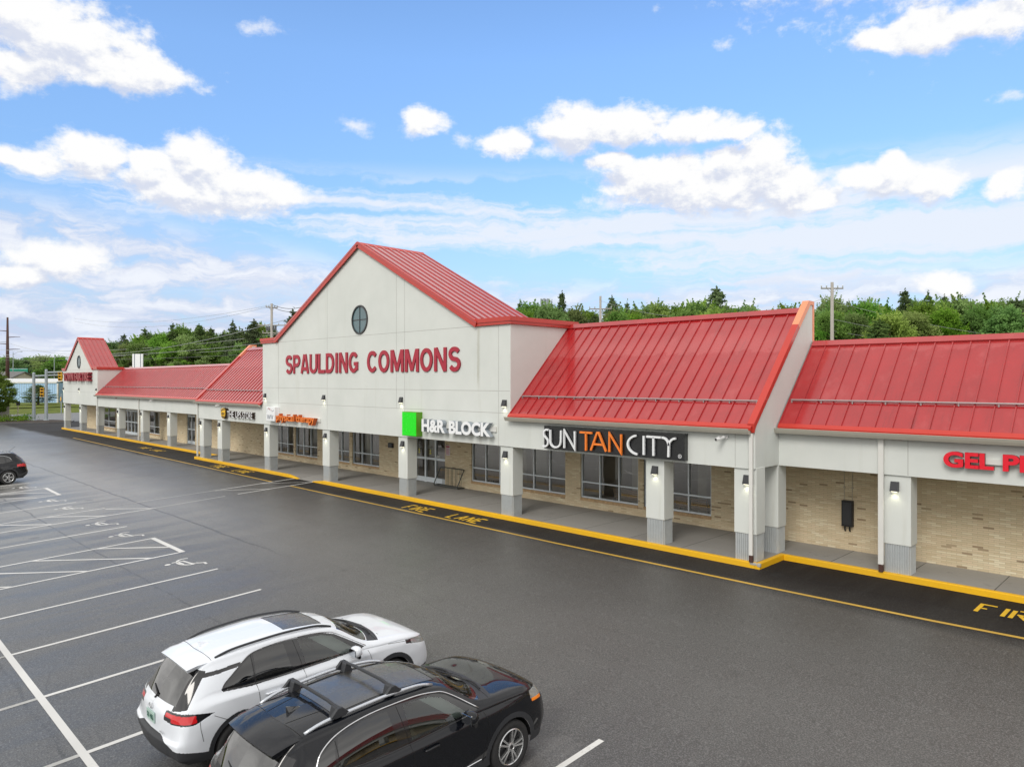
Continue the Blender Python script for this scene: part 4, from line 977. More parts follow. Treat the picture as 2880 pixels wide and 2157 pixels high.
# ================================================================ cars
def car_paint(name, col, rough=.28, metal=0, flake=0):
    m_, n = mat(name); co = n.n('TexCoord').outputs['Object']
    dr = n.noise(co, 45, 3, .6)
    x, y, z = n.sep(n.n('NewGeometry').outputs['Normal'])[0:3]
    bead = n.m('MULTIPLY', n.rng(n.n('TexVoronoi', {'Vector': co, 'Scale': 38}).outputs['Distance'], .16, .30, 1, 0, True), n.rng(dr, .5, .62, 0, 1))
    finish(n, n.n('BsdfPrincipled', {'Base Color': tuple(col)+(1,), 'Roughness': .5, 'Specular IOR Level': .05, 'Metallic': metal, 'Coat Weight': 1, 'Coat Roughness': n.rng(n.noise(co, 5, 5), .3, .7, .01, .05),
        'Coat Normal': n.n('Bump', {'Strength': .35, 'Distance': .0015, 'Height': bead}).outputs[0]}).outputs[0])
    return m_
M['white_paint'] = car_paint('wet white car paint', (.76, .80, .86))
M['black_paint'] = car_paint('wet black car paint', (.004, .005, .008))
M['clad'] = pbr('charcoal plastic cladding', (.030, .032, .037), .5, var=.2, vscale=10)
M['gloss_black'] = pbr('gloss black trim', (.010, .010, .012), .12, coat=1)
M['chrome'] = pbr('bright metal trim', (.72, .73, .75), .14, 1, var=.02)
M['silver'] = pbr('silver satin rail', (.60, .63, .68), .28, .6, var=.03)
M['tyre'] = pbr('tyre rubber', (.020, .020, .021), .8, var=.2, bump=.004, bscale=90)
M['alloy'] = pbr('machined alloy', (.62, .63, .64), .25, .9, var=.03)
M['alloy_dark'] = pbr('dark wheel pocket', (.02, .02, .022), .45)
M['lamp_red'] = pbr('red lamp lens', (.55, .008, .012), .12, coat=1, var=.15, emit=.08)
M['lamp_clear'] = pbr('clear lamp lens', (.42, .44, .46), .10, .5, coat=1, var=.4, vscale=20)
M['amber'] = pbr('amber lamp lens', (.85, .22, .01), .15, coat=1, emit=.15)
M['seat'] = pbr('charcoal seat cloth', (.11, .11, .112), .8)
M['seat_pale'] = pbr('grey cabin plastic', (.30, .31, .31), .7)
M['plate'] = pbr('pale green number plate', (.42, .58, .52), .4, var=.05)
M['plate_ink'] = pbr('dark green plate characters', (.02, .10, .07), .5)
M['seam'] = pbr('panel gap', (.004, .004, .004), .8)
def glass_roof(name):
    m_, n = mat(name); co = n.n('TexCoord').outputs['Object']
    finish(n, n.n('BsdfPrincipled', {'Base Color': (.02, .019, .016, 1), 'Roughness': .4, 'Coat Weight': 1, 'Coat Roughness': n.rng(n.noise(co, 6, 5), .35, .65, .16, .34), 'Specular IOR Level': .9,
        'Normal': n.n('Bump', {'Strength': .25, 'Distance': .002, 'Height': n.rng(n.n('TexVoronoi', {'Vector': co, 'Scale': 45}).outputs['Distance'], .1, .28, 1, 0, True)}).outputs[0]}).outputs[0])
    return m_
M['roof_glass'] = glass_roof('rain beaded roof glass')

def pchip(xk, yk, x):
    xk, yk = np.asarray(xk, float), np.asarray(yk, float); h = np.diff(xk); h[h < 1e-9] = 1e-9; d = np.diff(yk)/h
    m = np.zeros_like(yk)
    for i in range(1, len(xk)-1):
        if d[i-1]*d[i] > 0:
            w1, w2 = 2*h[i]+h[i-1], h[i]+2*h[i-1]; m[i] = (w1+w2)/(w1/d[i-1]+w2/d[i])
    m[0], m[-1] = d[0], d[-1]
    i = np.clip(np.searchsorted(xk, x, side='right')-1, 0, len(xk)-2); t = (x-xk[i])/h[i]
    return (2*t**3-3*t**2+1)*yk[i]+(t**3-2*t**2+t)*h[i]*m[i]+(-2*t**3+3*t**2)*yk[i+1]+(t**3-t**2)*h[i]*m[i+1]

class Car:
    """cage: rows centre, ridge, belt, shoulder, mid, sill; each a list of (y, x, z) per knot"""
    def __init__(s, cage, du=.009, dv=.008):
        C0, Rg, B, Sh, Md, Si = [np.array(cage[k], float) for k in ('centre', 'ridge', 'belt', 'shoulder', 'mid', 'sill')]
        r1 = np.stack([C0[:, 0]+(Rg[:, 0]-C0[:, 0])*.25, Rg[:, 1]*.5, C0[:, 2]+(Rg[:, 2]-C0[:, 2])*.14], 1)
        r2 = np.stack([C0[:, 0]+(Rg[:, 0]-C0[:, 0])*.72, Rg[:, 1]*.86, C0[:, 2]+(Rg[:, 2]-C0[:, 2])*.55], 1)
        rows = [C0, r1, r2, Rg, B, Sh, Md, Si]
        K = len(C0)
        us = [0.]
        for k in range(K-1):
            L = max(np.linalg.norm(C0[k+1]-C0[k]), np.linalg.norm(Md[k+1]-Md[k])*.8); n = max(2, int(L/du)); us += [k+(i+1)/n for i in range(n)]
        us = np.array(us)
        G = []
        for r in rows:
            kk = np.concatenate([[0], np.cumsum(np.maximum(.02, np.linalg.norm(np.diff(r, axis=0), axis=1)))])
            uu = np.interp(us, np.arange(K), kk)
            G.append(np.stack([pchip(kk, r[:, c_], uu) for c_ in range(3)], 1))
        G = np.array(G)                           # rows x U x 3
        vs = [0.]; mid = len(us)//2
        for k in range(len(rows)-1):
            L = np.max(np.linalg.norm(G[k+1]-G[k], axis=1)); n = max(2, int(L/dv)); vs += [k+(i+1)/n for i in range(n)]
        vs = np.array(vs)
        kv = np.arange(len(rows)); P = np.zeros((len(us), len(vs), 3))
        for i in range(len(us)):
            kk = np.concatenate([[0], np.cumsum(np.maximum(.01, np.linalg.norm(np.diff(G[:, i], axis=0), axis=1)))])
            vv = np.interp(vs, kv, kk)
            for c_ in range(3): P[i, :, c_] = pchip(kk, G[:, i, c_], vv)
        # the side glass is nearly flat between roof edge and belt
        t = np.clip(vs-3, 0, 1); sel = (vs > 3) & (vs < 4); w = np.clip(np.minimum(t, 1-t)/.14, 0, 1)**2; w = w*(3-2*np.sqrt(w)) if False else np.clip(np.minimum(t, 1-t)/.14, 0, 1); w = w*w*(3-2*w)*sel
        L_ = G[3][:, None, :]*(1-t)[None, :, None]+G[4][:, None, :]*t[None, :, None]; L_[..., 1] += .022*np.sin(math.pi*t)[None, :]
        P = P*(1-w)[None, :, None]+L_*w[None, :, None]
        s.P, s.us, s.vs = P, us, vs
        s.X, s.Y, s.Z = P[..., 1], P[..., 0], P[..., 2]
    def side(s, y, z, off=0.0):                   # point of the right flank at (y, z)
        d = (s.Y-y)**2+(s.Z-z)**2+np.where(s.vs[None, :] < 3.0, 9, 0)
        i, j = np.unravel_index(np.argmin(d), d.shape)
        i0, i1 = max(i-1, 0), min(i+1, len(s.us)-1); j0, j1 = max(j-1, 0), min(j+1, len(s.vs)-1)
        a = s.P[i1, j]-s.P[i0, j]; b_ = s.P[i, j1]-s.P[i, j0]
        n = np.cross([a[1], a[0], a[2]], [b_[1], b_[0], b_[2]]); n /= (np.linalg.norm(n)+1e-9)
        if n[0] < 0: n = -n
        p = np.array([s.X[i, j], s.Y[i, j], s.Z[i, j]])
        # move within the tangent plane to the wanted (y, z)
        if abs(n[0]) > .2: p = np.array([p[0]-(n[1]*(y-p[1])+n[2]*(z-p[2]))/n[0], y, z])
        return Vector(p+n*off)
    def top(s, x, y, off=0.0):                    # point of the upper surface
        d = (s.X-abs(x))**2+(s.Y-y)**2+np.where(s.vs[None, :] > 3.6, 9, 0)
        d = d-.002*s.Z
        i, j = np.unravel_index(np.argmin(d), d.shape)
        return Vector((x, y, s.Z[i, j]+off))
def inpoly(y, z, poly):
    c_ = np.zeros(y.shape, bool); n = len(poly)
    for i in range(n):
        (y0, z0), (y1, z1) = poly[i], poly[(i+1) % n]
        cond = ((z0 > z) != (z1 > z)) & (y < (y1-y0)*(z-z0)/((z1-z0) if abs(z1-z0) > 1e-9 else 1e-9)+y0)
        c_ ^= cond
    return c_

def rim_mesh(r, n_sp, style):
    """outer face points to +X, centre at origin"""
    b = MB()
    b.lathe([(r, -.20), (r, .0), (r-.012, .008), (r-.022, 0), (r-.03, -.05), (r-.05, -.17)], 'X', 40, mi=0)
    b.lathe([(r-.04, -.07), (.03, -.055)], 'X', 40, mi=1)
    b.lathe([(.065, -.04), (.065, -.004), (.045, .004), (.001, .006)], 'X', 20, mi=0)
    b.lathe([(.030, .0065), (.001, .0075)], 'X', 16, mi=1)
    for k in range(n_sp):
        a0 = 2*math.pi*k/n_sp
        for da, rin in ((-.15, -.30), (.15, .30)):
            w0, w1 = .020, .030
            pts = []
            for rr, aa, w in ((.05, a0+rin*.5, w0), (r-.016, a0+da*1.15, w1)):
                c_, s_ = math.cos(aa), math.sin(aa); pts.append((rr, c_, s_, w))
            q = []
            for (rr, c_, s_, w), sg in ((pts[0], 1), (pts[1], 1), (pts[1], -1), (pts[0], -1)):
                q.append((0.0 if rr < .1 else .004, rr*c_-sg*w/2*s_, rr*s_+sg*w/2*c_))
            b.prism([(x+.0, y, z) for x, y, z in q], (-.035, 0, 0), 0)
    return b
def make_wheel_mesh(Rt, r, w):
    b = MB(); prof = [(r-.005, -w/2), (r+.02, -w/2), (Rt-.03, -w/2-.006), (Rt-.006, -w/2+.02), (Rt, -w/2+.05), (Rt, w/2-.05), (Rt-.006, w/2-.02), (Rt-.03, w/2+.006), (r+.02, w/2), (r-.005, w/2-.02)]
    b.lathe(prof, 'X', 48); return b
def add_wheels(c_, spec):
    tb = make_wheel_mesh(spec['Rt'], spec['rr'], .225); tyre = mesh_np('tyre', tb.v, tb.f, [M['tyre']], smooth=True)
    rb_ = rim_mesh(spec['rr'], 5, 0); rim = mesh_np('rim', rb_.v, rb_.f, [M['alloy'], M['alloy_dark']], rb_.m)
    for y in spec['wy']:
        for sgn in (1, -1):
            w = bpy.data.objects.new('wheel', None); COL.objects.link(w); w.parent = c_; w.location = (sgn*spec['track'], y, spec['Rt']); w.empty_display_size = .1
            if sgn < 0: w.rotation_euler = (0, 0, math.pi)
            obj('tyre', tyre, w); obj('rim', rim, w, (.105, 0, 0))

def build_car(name, label, sp, loc, rot, group=None):
    car = thing(name, label, 'SUV', loc, rot, group)
    S = Car(sp['cage'], *sp.get('res', (.009, .008)))
    P, us, vs = S.P, S.us, S.vs; nu, nv = len(us), len(vs)
    V = np.zeros((nu*(2*nv-1), 3))
    idx = np.arange(nu*(2*nv-1)).reshape(nu, 2*nv-1)
    full = np.concatenate([P[:, ::-1], P[:, 1:]], 1); sg = np.concatenate([-np.ones(nv), np.ones(nv-1)])
    V[:, 0] = (full[..., 1]*sg[None, :]).ravel(); V[:, 1] = full[..., 0].ravel(); V[:, 2] = full[..., 2].ravel()
    vfull = np.concatenate([vs[::-1], vs[1:]])
    F = np.stack([idx[:-1, :-1], idx[:-1, 1:], idx[1:, 1:], idx[1:, :-1]], -1)
    cy = (V[F, 1]).mean(-1); cz = V[F, 2].mean(-1); cx = V[F, 0].mean(-1)
    uc = ((us[:-1]+us[1:])/2)[:, None]+0*cy; vc = ((vfull[:-1]+vfull[1:])/2)[None, :]+0*cy
    kind = np.zeros(cy.shape, int)                 # 0 paint
    dlo = (vc > 2.85) & (vc < 4.6) & (np.abs(cx) > .45)
    blk = dlo & inpoly(cy, cz, sp['dlo']); kind[blk] = 1
    for k, (poly, mk) in enumerate(sp['side_glass']): kind[dlo & inpoly(cy, cz, poly)] = 10+k
    for poly in sp.get('floating', []): kind[(np.abs(cx) > .3) & inpoly(cy, cz, poly) & (vc > 2.2)] = 1
    u0, u1 = sp['wind']; kind[(uc > u0) & (uc < u1) & (vc < sp.get('wind_v', 2.80))] = 30
    u0, u1 = sp['rearw']; kind[(uc > u0) & (uc < u1) & (vc < sp.get('rear_v', 2.80))] = 31
    if 'cowl' in sp: u0, u1 = sp['cowl']; kind[(uc > u0) & (uc < u1) & (vc < 2.9)] = 2
    cl = sp['clad'](uc, vc, np.abs(cx), cy, cz); kind[cl] = 2
    for k, (f, mk, nm) in enumerate(sp['lamps']): kind[f(uc, vc, np.abs(cx), cy, cz)] = 40+k
    if 'roof_glass' in sp: x_, y0, y1 = sp['roof_glass']; kind[(np.abs(cx) < x_(cy)) & (cy > y0) & (cy < y1) & (vc < 2.6) & (cz > 1.38)] = 32
    rim_ = sp['Rt']+.045
    for wy in sp['wy']:
        d = np.hypot(cy-wy, cz-sp['Rt']); side = (np.abs(cx) > .5) & (vc > 3.5)
        kind[side & (np.maximum(d, 0) < rim_+sp.get('arch', .075))] = 2; kind[side & (d < rim_)] = -1
    names = {0: ('body', M[sp['paint']]), 1: ('pillar_trim', M['gloss_black']), 2: ('cladding', M['clad']), 30: ('windshield', M['glass']), 31: ('rear_window', M['rear_glass']), 32: ('sunroof', M['roof_glass'])}
    for k, (poly, mk) in enumerate(sp['side_glass']): names[10+k] = ('side_window', M[mk])
    for k, (f, mk, nm) in enumerate(sp['lamps']): names[40+k] = (nm, M[mk])
    flat = kind.ravel(); FF = F.reshape(-1, 4); fx = cx.ravel()
    def emit(sel, nm, m_):
        if not sel.any(): return None
        fs = FF[sel]; uq, inv = np.unique(fs, return_inverse=True); return obj(nm, mesh_quads(nm, V[uq], inv.reshape(-1, 4), m_), car)
    body = None
    for k in sorted(set(flat)):
        if k < 0: continue
        nm, m_ = names[k]
        if k in (0, 2, 30, 31, 32): 
            o = emit(flat == k, nm, m_)
            if k == 0: body = o
        else:
            emit((flat == k) & (fx > 0), nm, m_); emit((flat == k) & (fx < 0), nm, m_)
    L = sp['L']
    # floor pan, wheel wells, cabin
    fl_ = MB(); fl_.box(-.70, .70, .30, L-.35, .24, .34); fl_.box(-.84, .84, sp['wy'][0]+.46, sp['wy'][1]-.46, .24, .34)
    for wy in sp['wy']: 
        for sx in (1, -1):
            n = 16; ring = [(wy+(rim_+.005)*math.cos(math.pi*i/n), sp['Rt']+(rim_+.005)*math.sin(math.pi*i/n)) for i in range(n+1)]
            for p, q in zip(ring[:-1], ring[1:]): fl_.quad((sx*.55, p[0], p[1]), (sx*.885, p[0], p[1]), (sx*.885, q[0], q[1]), (sx*.55, q[0], q[1]))
            fl_.add([(sx*.55, a, c_) for a, c_ in ring], [tuple(range(n+1))])
    fl_.build('underbody', M['dark'], car)
    if sp.get('cabin', True):
        ca = MB(); ca.box(-.72, .72, 1.0, 3.1, .34, .50); ca.box(-.74, .74, L-1.75, L-1.28, .50, 1.0); ca.box(-.68, .68, .45, .95, .5, .95); ca.build('cabin_floor', M['seat_pale'], car)
        for x, y, w in ((-.37, 2.05, .5), (.37, 2.05, .5), (0, 1.10, 1.25)):
            st_ = MB(); st_.box(x-w/2, x+w/2, y, y+.52, .50, .72); st_.prism([(x-w/2, y-.02, .66), (x-w/2, y-.22, 1.22), (x-w/2, y-.10, 1.24), (x-w/2, y+.14, .70)], (w, 0, 0))
            for hx in ((x,) if w < 1 else (-.36, .36)): st_.box(hx-.13, hx+.13, y-.22, y-.12, 1.24, 1.42)
            st_.build('seat', M['seat'], car, bevel=.03)
        sw = MB(); sw.tube([(-.37+.18*math.cos(a*math.pi/8), L-1.86-.08*math.sin(a*math.pi/8), 1.02+.16*math.sin(a*math.pi/8)) for a in range(17)], .016); sw.tube([(-.37, L-1.86, 1.02), (-.37, L-1.6, .92)], .03); sw.build('steering_wheel', M['dark'], car)
    # panel gaps
    sms = {1: MB(), -1: MB()}
    for pts in sp['seams']:
        q = []
        for a, c_ in zip(pts[:-1], pts[1:]):
            for t in np.linspace(0, 1, 9)[:-1]: q.append((a[0]+(c_[0]-a[0])*t, a[1]+(c_[1]-a[1])*t))
        q.append(pts[-1])
        for sx in (1, -1): sms[sx].tube([(lambda v_: (sx*v_.x, v_.y, v_.z))(S.side(*p, off=.0005)) for p in q], .0035, 4)
    for x0, y0, x1, y1 in sp['top_seams']:
        for sx in (1, -1): sms[sx].tube([S.top(sx*(x0+(x1-x0)*t), y0+(y1-y0)*t, .0005) for t in np.linspace(0, 1, 14)], .004, 4)
    for sx in (1, -1): sms[sx].build('panel_gap', M['seam'], body)
    def smooth_line(pts, off, n=10):
        q = []; p_ = [np.array(p) for p in pts]; p_ = [2*p_[0]-p_[1]]+p_+[2*p_[-1]-p_[-2]]
        for i in range(1, len(p_)-2):
            a, b2, c_, d = p_[i-1:i+3]
            for t in np.linspace(0, 1, n)[:-1]:
                v_ = .5*(2*b2+(c_-a)*t+(2*a-5*b2+4*c_-d)*t*t+(3*b2-a-3*c_+d)*t**3); q.append(S.side(float(v_[0]), float(v_[1]), off))
        q.append(S.side(*pts[-1], off))
        for _ in range(2): q = [q[0]]+[(q[i-1]+q[i]*2+q[i+1])/4 for i in range(1, len(q)-1)]+[q[-1]]
        return q
    for pts, r_, mk, nm in sp['strips']:
        q = smooth_line(pts, .004)
        for sx in (1, -1): bb = MB(); bb.tube([(sx*p.x, p.y, p.z) for p in q], r_, 6); bb.build(nm, M[mk], car, smooth=True)
    # roof rails
    (ry0, ry1), rx, rm, rh = sp['rail']
    for sx in (1, -1):
        pts = []
        for t in np.linspace(0, 1, 24):
            y = ry0+(ry1-ry0)*t; h = rh*min(1, math.sin(math.pi*min(max(t, .0), 1))*3.2); x = rx(t); p = S.top(x, y, 0); pts.append(Vector((sx*x, y, p.z+h)))
        for _ in range(3): pts = [pts[0]]+[(pts[i-1]+pts[i]*2+pts[i+1])/4 for i in range(1, len(pts)-1)]+[pts[-1]]
        bb = MB(); bb.tube(pts, sp.get('rail_r', .017), 8)
        bb.build('roof_rail', M[rm], car, smooth=True)
    # mirrors
    for sx in (1, -1):
        y, z, x = sp['mirror']
        bb = MB(); c0_ = Vector((sx*(x+.13), y, z)); 
        vs_, fs_ = [], []; n, m2 = 12, 7
        for i in range(m2+1):
            th = math.pi*i/m2
            for k in range(n):
                ph = 2*math.pi*k/n; ex = lambda v_, p_: math.copysign(abs(v_)**p_, v_)
                vs_.append((c0_.x+.115*ex(math.sin(th), .7)*ex(math.cos(ph), .7), c0_.y+.075*ex(math.cos(th), .7), c0_.z+.085*ex(math.sin(th), .7)*ex(math.sin(ph), .7)))
        for i in range(m2):
            for k in range(n): fs_.append((i*n+k, i*n+(k+1) % n, (i+1)*n+(k+1) % n, (i+1)*n+k))
        bb.add(vs_, fs_); mo = bb.build('side_mirror', M[sp['paint']], car, smooth=True)
        bb = MB(); bb.box(c0_.x-.09, c0_.x+.09, c0_.y-.079, c0_.y-.074, c0_.z-.06, c0_.z+.06); bb.build('mirror_glass', M['glass_mirror'], mo)
        bb = MB(); bb.tube([(sx*(x-.05), y+.02, z-.07), (sx*(x+.10), y, z-.06)], .028); bb.tube([c0_+Vector((-.1, 0, -.075)), c0_+Vector((.1, 0, -.075))], .03); bb.build('mirror_stalk', M['gloss_black'], mo)
    # handles
    for y, z in sp['handles']:
        p = S.side(y, z, .0)
        for sx in (1, -1):
            bb = MB(); bb.tube([(sx*(p.x-.005), y-.12, z), (sx*(p.x+.028), y-.10, z+.002), (sx*(p.x+.034), y, z+.004), (sx*(p.x+.028), y+.10, z+.002), (sx*(p.x-.005), y+.12, z)], [.010, .014, .016, .014, .010], 8); bb.build('door_handle', M[sp['handle_mat']], car, smooth=True)
    add_wheels(car, sp)
    return car, S, body

M['glass_mirror'] = pbr('mirror glass', (.5, .52, .55), .05, 1)
# ---- white SUV
white = {'L': 4.6, 'paint': 'white_paint', 'Rt': .355, 'rr': .235, 'wy': (.99, 3.68), 'track': .785,
 'cage': {
 'centre': [(.16, 0, .30), (.03, 0, .42), (.00, 0, .60), (.05, 0, .66), (.07, 0, .92), (.13, 0, 1.05), (.50, 0, 1.50), (.68, 0, 1.615), (1.7, 0, 1.655), (2.45, 0, 1.590), (2.84, 0, 1.505), (3.50, 0, 1.150), (3.70, 0, 1.120), (4.12, 0, 1.055), (4.42, 0, .93), (4.55, 0, .74), (4.60, 0, .50), (4.52, 0, .27)],
 'ridge': [(.22, .55, .30), (.10, .60, .42), (.07, .62, .60), (.11, .62, .66), (.13, .61, .92), (.20, .60, 1.04), (.56, .54, 1.47), (.74, .56, 1.56), (1.7, .600, 1.595), (2.40, .595, 1.530), (2.74, .600, 1.450), (3.28, .775, 1.13), (3.55, .815, 1.085), (4.05, .805, 1.03), (4.39, .75, .925), (4.51, .73, .74), (4.55, .73, .50), (4.49, .70, .27)],
 'belt': [(.26, .78, .30), (.13, .82, .42), (.11, .83, .60), (.15, .82, .68), (.22, .79, .92), (.30, .775, 1.06), (.62, .785, 1.14), (.85, .80, 1.13), (1.7, .815, 1.08), (2.40, .825, 1.055), (2.75, .835, 1.045), (3.22, .855, 1.03), (3.50, .88, 1.01), (3.98, .88, .965), (4.31, .845, .87), (4.43, .835, .73), (4.46, .825, .50), (4.42, .79, .27)],
 'shoulder': [(.36, .85, .30), (.25, .885, .42), (.23, .895, .58), (.26, .89, .70), (.30, .88, .88), (.42, .87, .97), (.70, .885, 1.03), (.95, .89, 1.02), (1.7, .885, .975), (2.40, .89, .955), (2.75, .90, .945), (3.15, .91, .935), (3.45, .915, .92), (3.88, .917, .885), (4.20, .90, .81), (4.31, .89, .70), (4.34, .88, .50), (4.31, .85, .27)],
 'mid': [(.50, .88, .30), (.41, .905, .42), (.39, .915, .56), (.42, .918, .66), (.46, .918, .74), (.60, .915, .78), (.82, .915, .79), (1.1, .90, .76), (1.7, .895, .73), (2.40, .895, .71), (2.75, .90, .71), (3.10, .91, .73), (3.40, .925, .75), (3.74, .927, .74), (4.03, .925, .70), (4.14, .915, .61), (4.17, .905, .48), (4.16, .87, .27)],
 'sill': [(.70, .87, .27), (.73, .87, .27), (.76, .87, .27), (.80, .87, .27), (.85, .87, .27), (.90, .87, .27), (1.0, .87, .27), (1.2, .87, .27), (1.7, .88, .27), (2.4, .88, .27), (2.75, .88, .27), (3.05, .87, .27), (3.30, .87, .27), (3.60, .87, .27), (3.80, .87, .27), (3.94, .87, .27), (4.01, .87, .27), (4.07, .86, .27)]},
 'dlo': [(.80, 1.145), (1.22, 1.095), (2.5, 1.06), (3.10, 1.07), (3.18, 1.09), (2.72, 1.39), (2.52, 1.465), (2.2, 1.515), (1.6, 1.545), (1.28, 1.515), (1.10, 1.41), (.84, 1.25), (.78, 1.18)],
 'side_glass': [([(.84, 1.165), (1.26, 1.12), (1.285, 1.48), (1.15, 1.41), (.90, 1.26), (.83, 1.20)], 'privacy'), ([(1.30, 1.115), (1.88, 1.09), (1.82, 1.505), (1.6, 1.52), (1.33, 1.50)], 'privacy'), ([(2.13, 1.085), (3.02, 1.085), (2.66, 1.38), (2.48, 1.445), (2.06, 1.495)], 'glass')],
 'floating': [[(.30, 1.30), (.55, 1.375), (.80, 1.385), (1.12, 1.40), (1.16, 1.45), (.80, 1.435), (.52, 1.43), (.44, 1.40)], [(.12, 1.0), (.30, 1.06), (.64, 1.45), (.45, 1.52)]],
 'wind': (10.10, 10.94), 'rearw': (5.06, 5.98), 'rear_v': 2.62, 'cowl': (10.96, 11.7),
 'clad': lambda u, v, x, y, z: ((z < .40) & (v > 3.2)) | ((y < .95) & (z < .665-.12*np.clip((x-.35)*2.5, 0, 1)-.30*np.clip(y-.12, 0, .55))) | ((y > 4.3) & (z < .66) & (x < .66)),
 'lamps': [(lambda u, v, x, y, z: (x > .44) & (y < .38) & (z > .885+.10*np.clip(.66-x, 0, 1)) & (z < .985-.05*np.clip(y-.2, 0, 9)) & ~((z < .935) & (x < .60)), 'lamp_red', 'tail_lamp'),
           (lambda u, v, x, y, z: (x > .42) & (y < .64) & (z > .865+.10*np.clip(.66-x, 0, 1)+.30*np.clip(y-.36, 0, 9)) & (z < 1.01-.20*np.clip(y-.30, 0, 9)) & ((y >= .38) | (z <= .885+.10*np.clip(.66-x, 0, 1)) | (z >= .985-.05*np.clip(y-.2, 0, 9)) | ((z < .935) & (x < .60)) | (x <= .44)), 'gloss_black', 'lamp_surround'),
           (lambda u, v, x, y, z: (z > .80+.25*(4.4-y)) & (z < .915+.15*(4.4-y)) & (x > .52) & (v > 2.8) & (y > 4.10), 'lamp_clear', 'headlight'),
           (lambda u, v, x, y, z: (y > 3.98) & (y <= 4.10) & (z > .80+.25*(4.4-y)) & (z < .90+.16*(4.4-y)) & (v > 3.2), 'gloss_black', 'lamp_surround')],
 'roof_glass': (lambda y: .40+0*y, 1.95, 2.62),
 'seams': [[(1.285, 1.50), (1.29, 1.10), (1.31, .80), (1.38, .62), (1.40, .40)], [(1.98, 1.51), (2.06, 1.08), (2.10, .7), (2.10, .36)], [(3.22, 1.02), (3.28, .8), (3.20, .5), (3.18, .36)], [(.42, .92), (.42, .78), (.45, .6)], [(.62, .90), (.80, .78)], [(3.62, 1.0), (4.10, .93)]],
 'top_seams': [(0, .70, .555, .74), (0, 3.56, .76, 3.44), (.55, 3.6, .60, 3.6), (.40, 1.95, .40, 2.62), (0, 1.95, .40, 1.95), (0, 2.62, .40, 2.62)],
 'strips': [([(.86, 1.16), (1.30, 1.105), (2.05, 1.075), (3.12, 1.075)], .006, 'gloss_black', 'belt_trim'), ([(1.12, 1.43), (1.32, 1.52), (1.7, 1.548), (2.2, 1.520), (2.55, 1.465), (2.76, 1.385), (3.2, 1.095)], .007, 'chrome', 'window_trim')],
 'rail': ((.80, 2.72), lambda t: .535+.035*math.sin(math.pi*t), 'clad', .040), 'rail_r': .019,
 'mirror': (2.92, 1.12, .86), 'handles': [(1.52, .93), (2.33, .91)], 'handle_mat': 'white_paint'}
def pitch_at(y): return (math.atan(GS), 0, 0)
CW = (-10.90, 3.57)
white['sc'] = .965
wc, WS, wbody = build_car('parked_car', 'white SUV with black lower cladding and roof rails parked beside the black one', white, (CW[0], CW[1], gz(*CW)+.002), (math.atan(GS), 0, R(.0)))
wc.scale = (.965, .99, .985)
# tailgate spoiler, plate, badge, wiper
def slab(pts_top, th, name, m_, parent, bevel=.012):
    b = MB(); n = len(pts_top); vs_ = [Vector(p) for p in pts_top]+[Vector(p)-Vector((0, 0, th)) for p in pts_top]
    b.add(vs_, [tuple(range(n)), tuple(range(2*n-1, n-1, -1))]+[(i, i+n, (i+1) % n+n, (i+1) % n) for i in range(n)]); return b.build(name, m_, parent, bevel=bevel)
def spoiler(S, y_r, y_t, z_t, w0, w1, m_, parent, cx=.03):
    n = 14; b = MB(); rows = []
    for k, (y, z, w) in enumerate(((y_r, None, w0), ((y_r+y_t)/2, None, (w0+w1)/2+.01), (y_t, z_t, w1))):
        row = []
        for i in range(n+1):
            t = -1+2*i/n; x = w*t; zz = S.top(x, y_r, .004).z; 
            z0 = zz if k == 0 else (zz*.55+(z_t-.045*t*t)*.45+.010 if k == 1 else z_t-.045*t*t)
            row.append((x, y+(cx*t*t*(k/2)), z0))
        rows.append(row)
    und = [[(x*.985, y+.02, z-.045) for x, y, z in rows[2]], [(x*.97, y_t+.15, min(z-.02, S.top(x, y_t+.17, 0).z+.01)) for x, y, z in rows[2]]]
    allr = rows+und
    for row in allr: b.v += row
    for r_ in range(len(allr)-1):
        for i in range(n): b.f.append((r_*(n+1)+i, r_*(n+1)+i+1, (r_+1)*(n+1)+i+1, (r_+1)*(n+1)+i)); b.m.append(0)
    for e in (0, n): b.f.append(tuple(r_*(n+1)+e for r_ in range(len(allr)))); b.m.append(0)
    return b.build('spoiler', m_, parent, smooth='angle')
spoiler(WS, .69, .37, 1.555, .558, .515, M['white_paint'], wc)
b = MB(); b.box(-.155, .155, .048, .060, .755, .905); pl_ = b.build('number_plate', M['plate'], wc)
def plate_text(s_, parent, x0, x1, z0, z1, y):
    sign_text(parent, s_, x0, x1, z0, z1, y, .003, M['plate_ink'], M['plate_ink'], .01, name='character')
plate_text('521 4653', pl_, -.13, .13, .79, .865, .044)
b = MB(); b.tube([(.055*math.cos(a*math.pi/12), .055, .975+.037*math.sin(a*math.pi/12)) for a in range(25)], .005, 6); b.tube([(.026*math.cos(a*math.pi/12), .055, .982+.036*math.sin(a*math.pi/12)) for a in range(25)], .005, 6); b.build('badge', M['chrome'], wc)
b = MB(); b.tube([(.0, .125, 1.07), (.02, .155, 1.12), (-.26, .215, 1.17)], [.016, .012, .006]); b.build('rear_wiper', M['dark'], wc)
sign_text(wc, 'AWD', .34, .47, .70, .73, .055, .004, M['chrome'], M['chrome'], .0, name='badge')
b = MB(); b.tube([(0, 1.10, 1.664), (0, 1.0, 1.72)], .001)
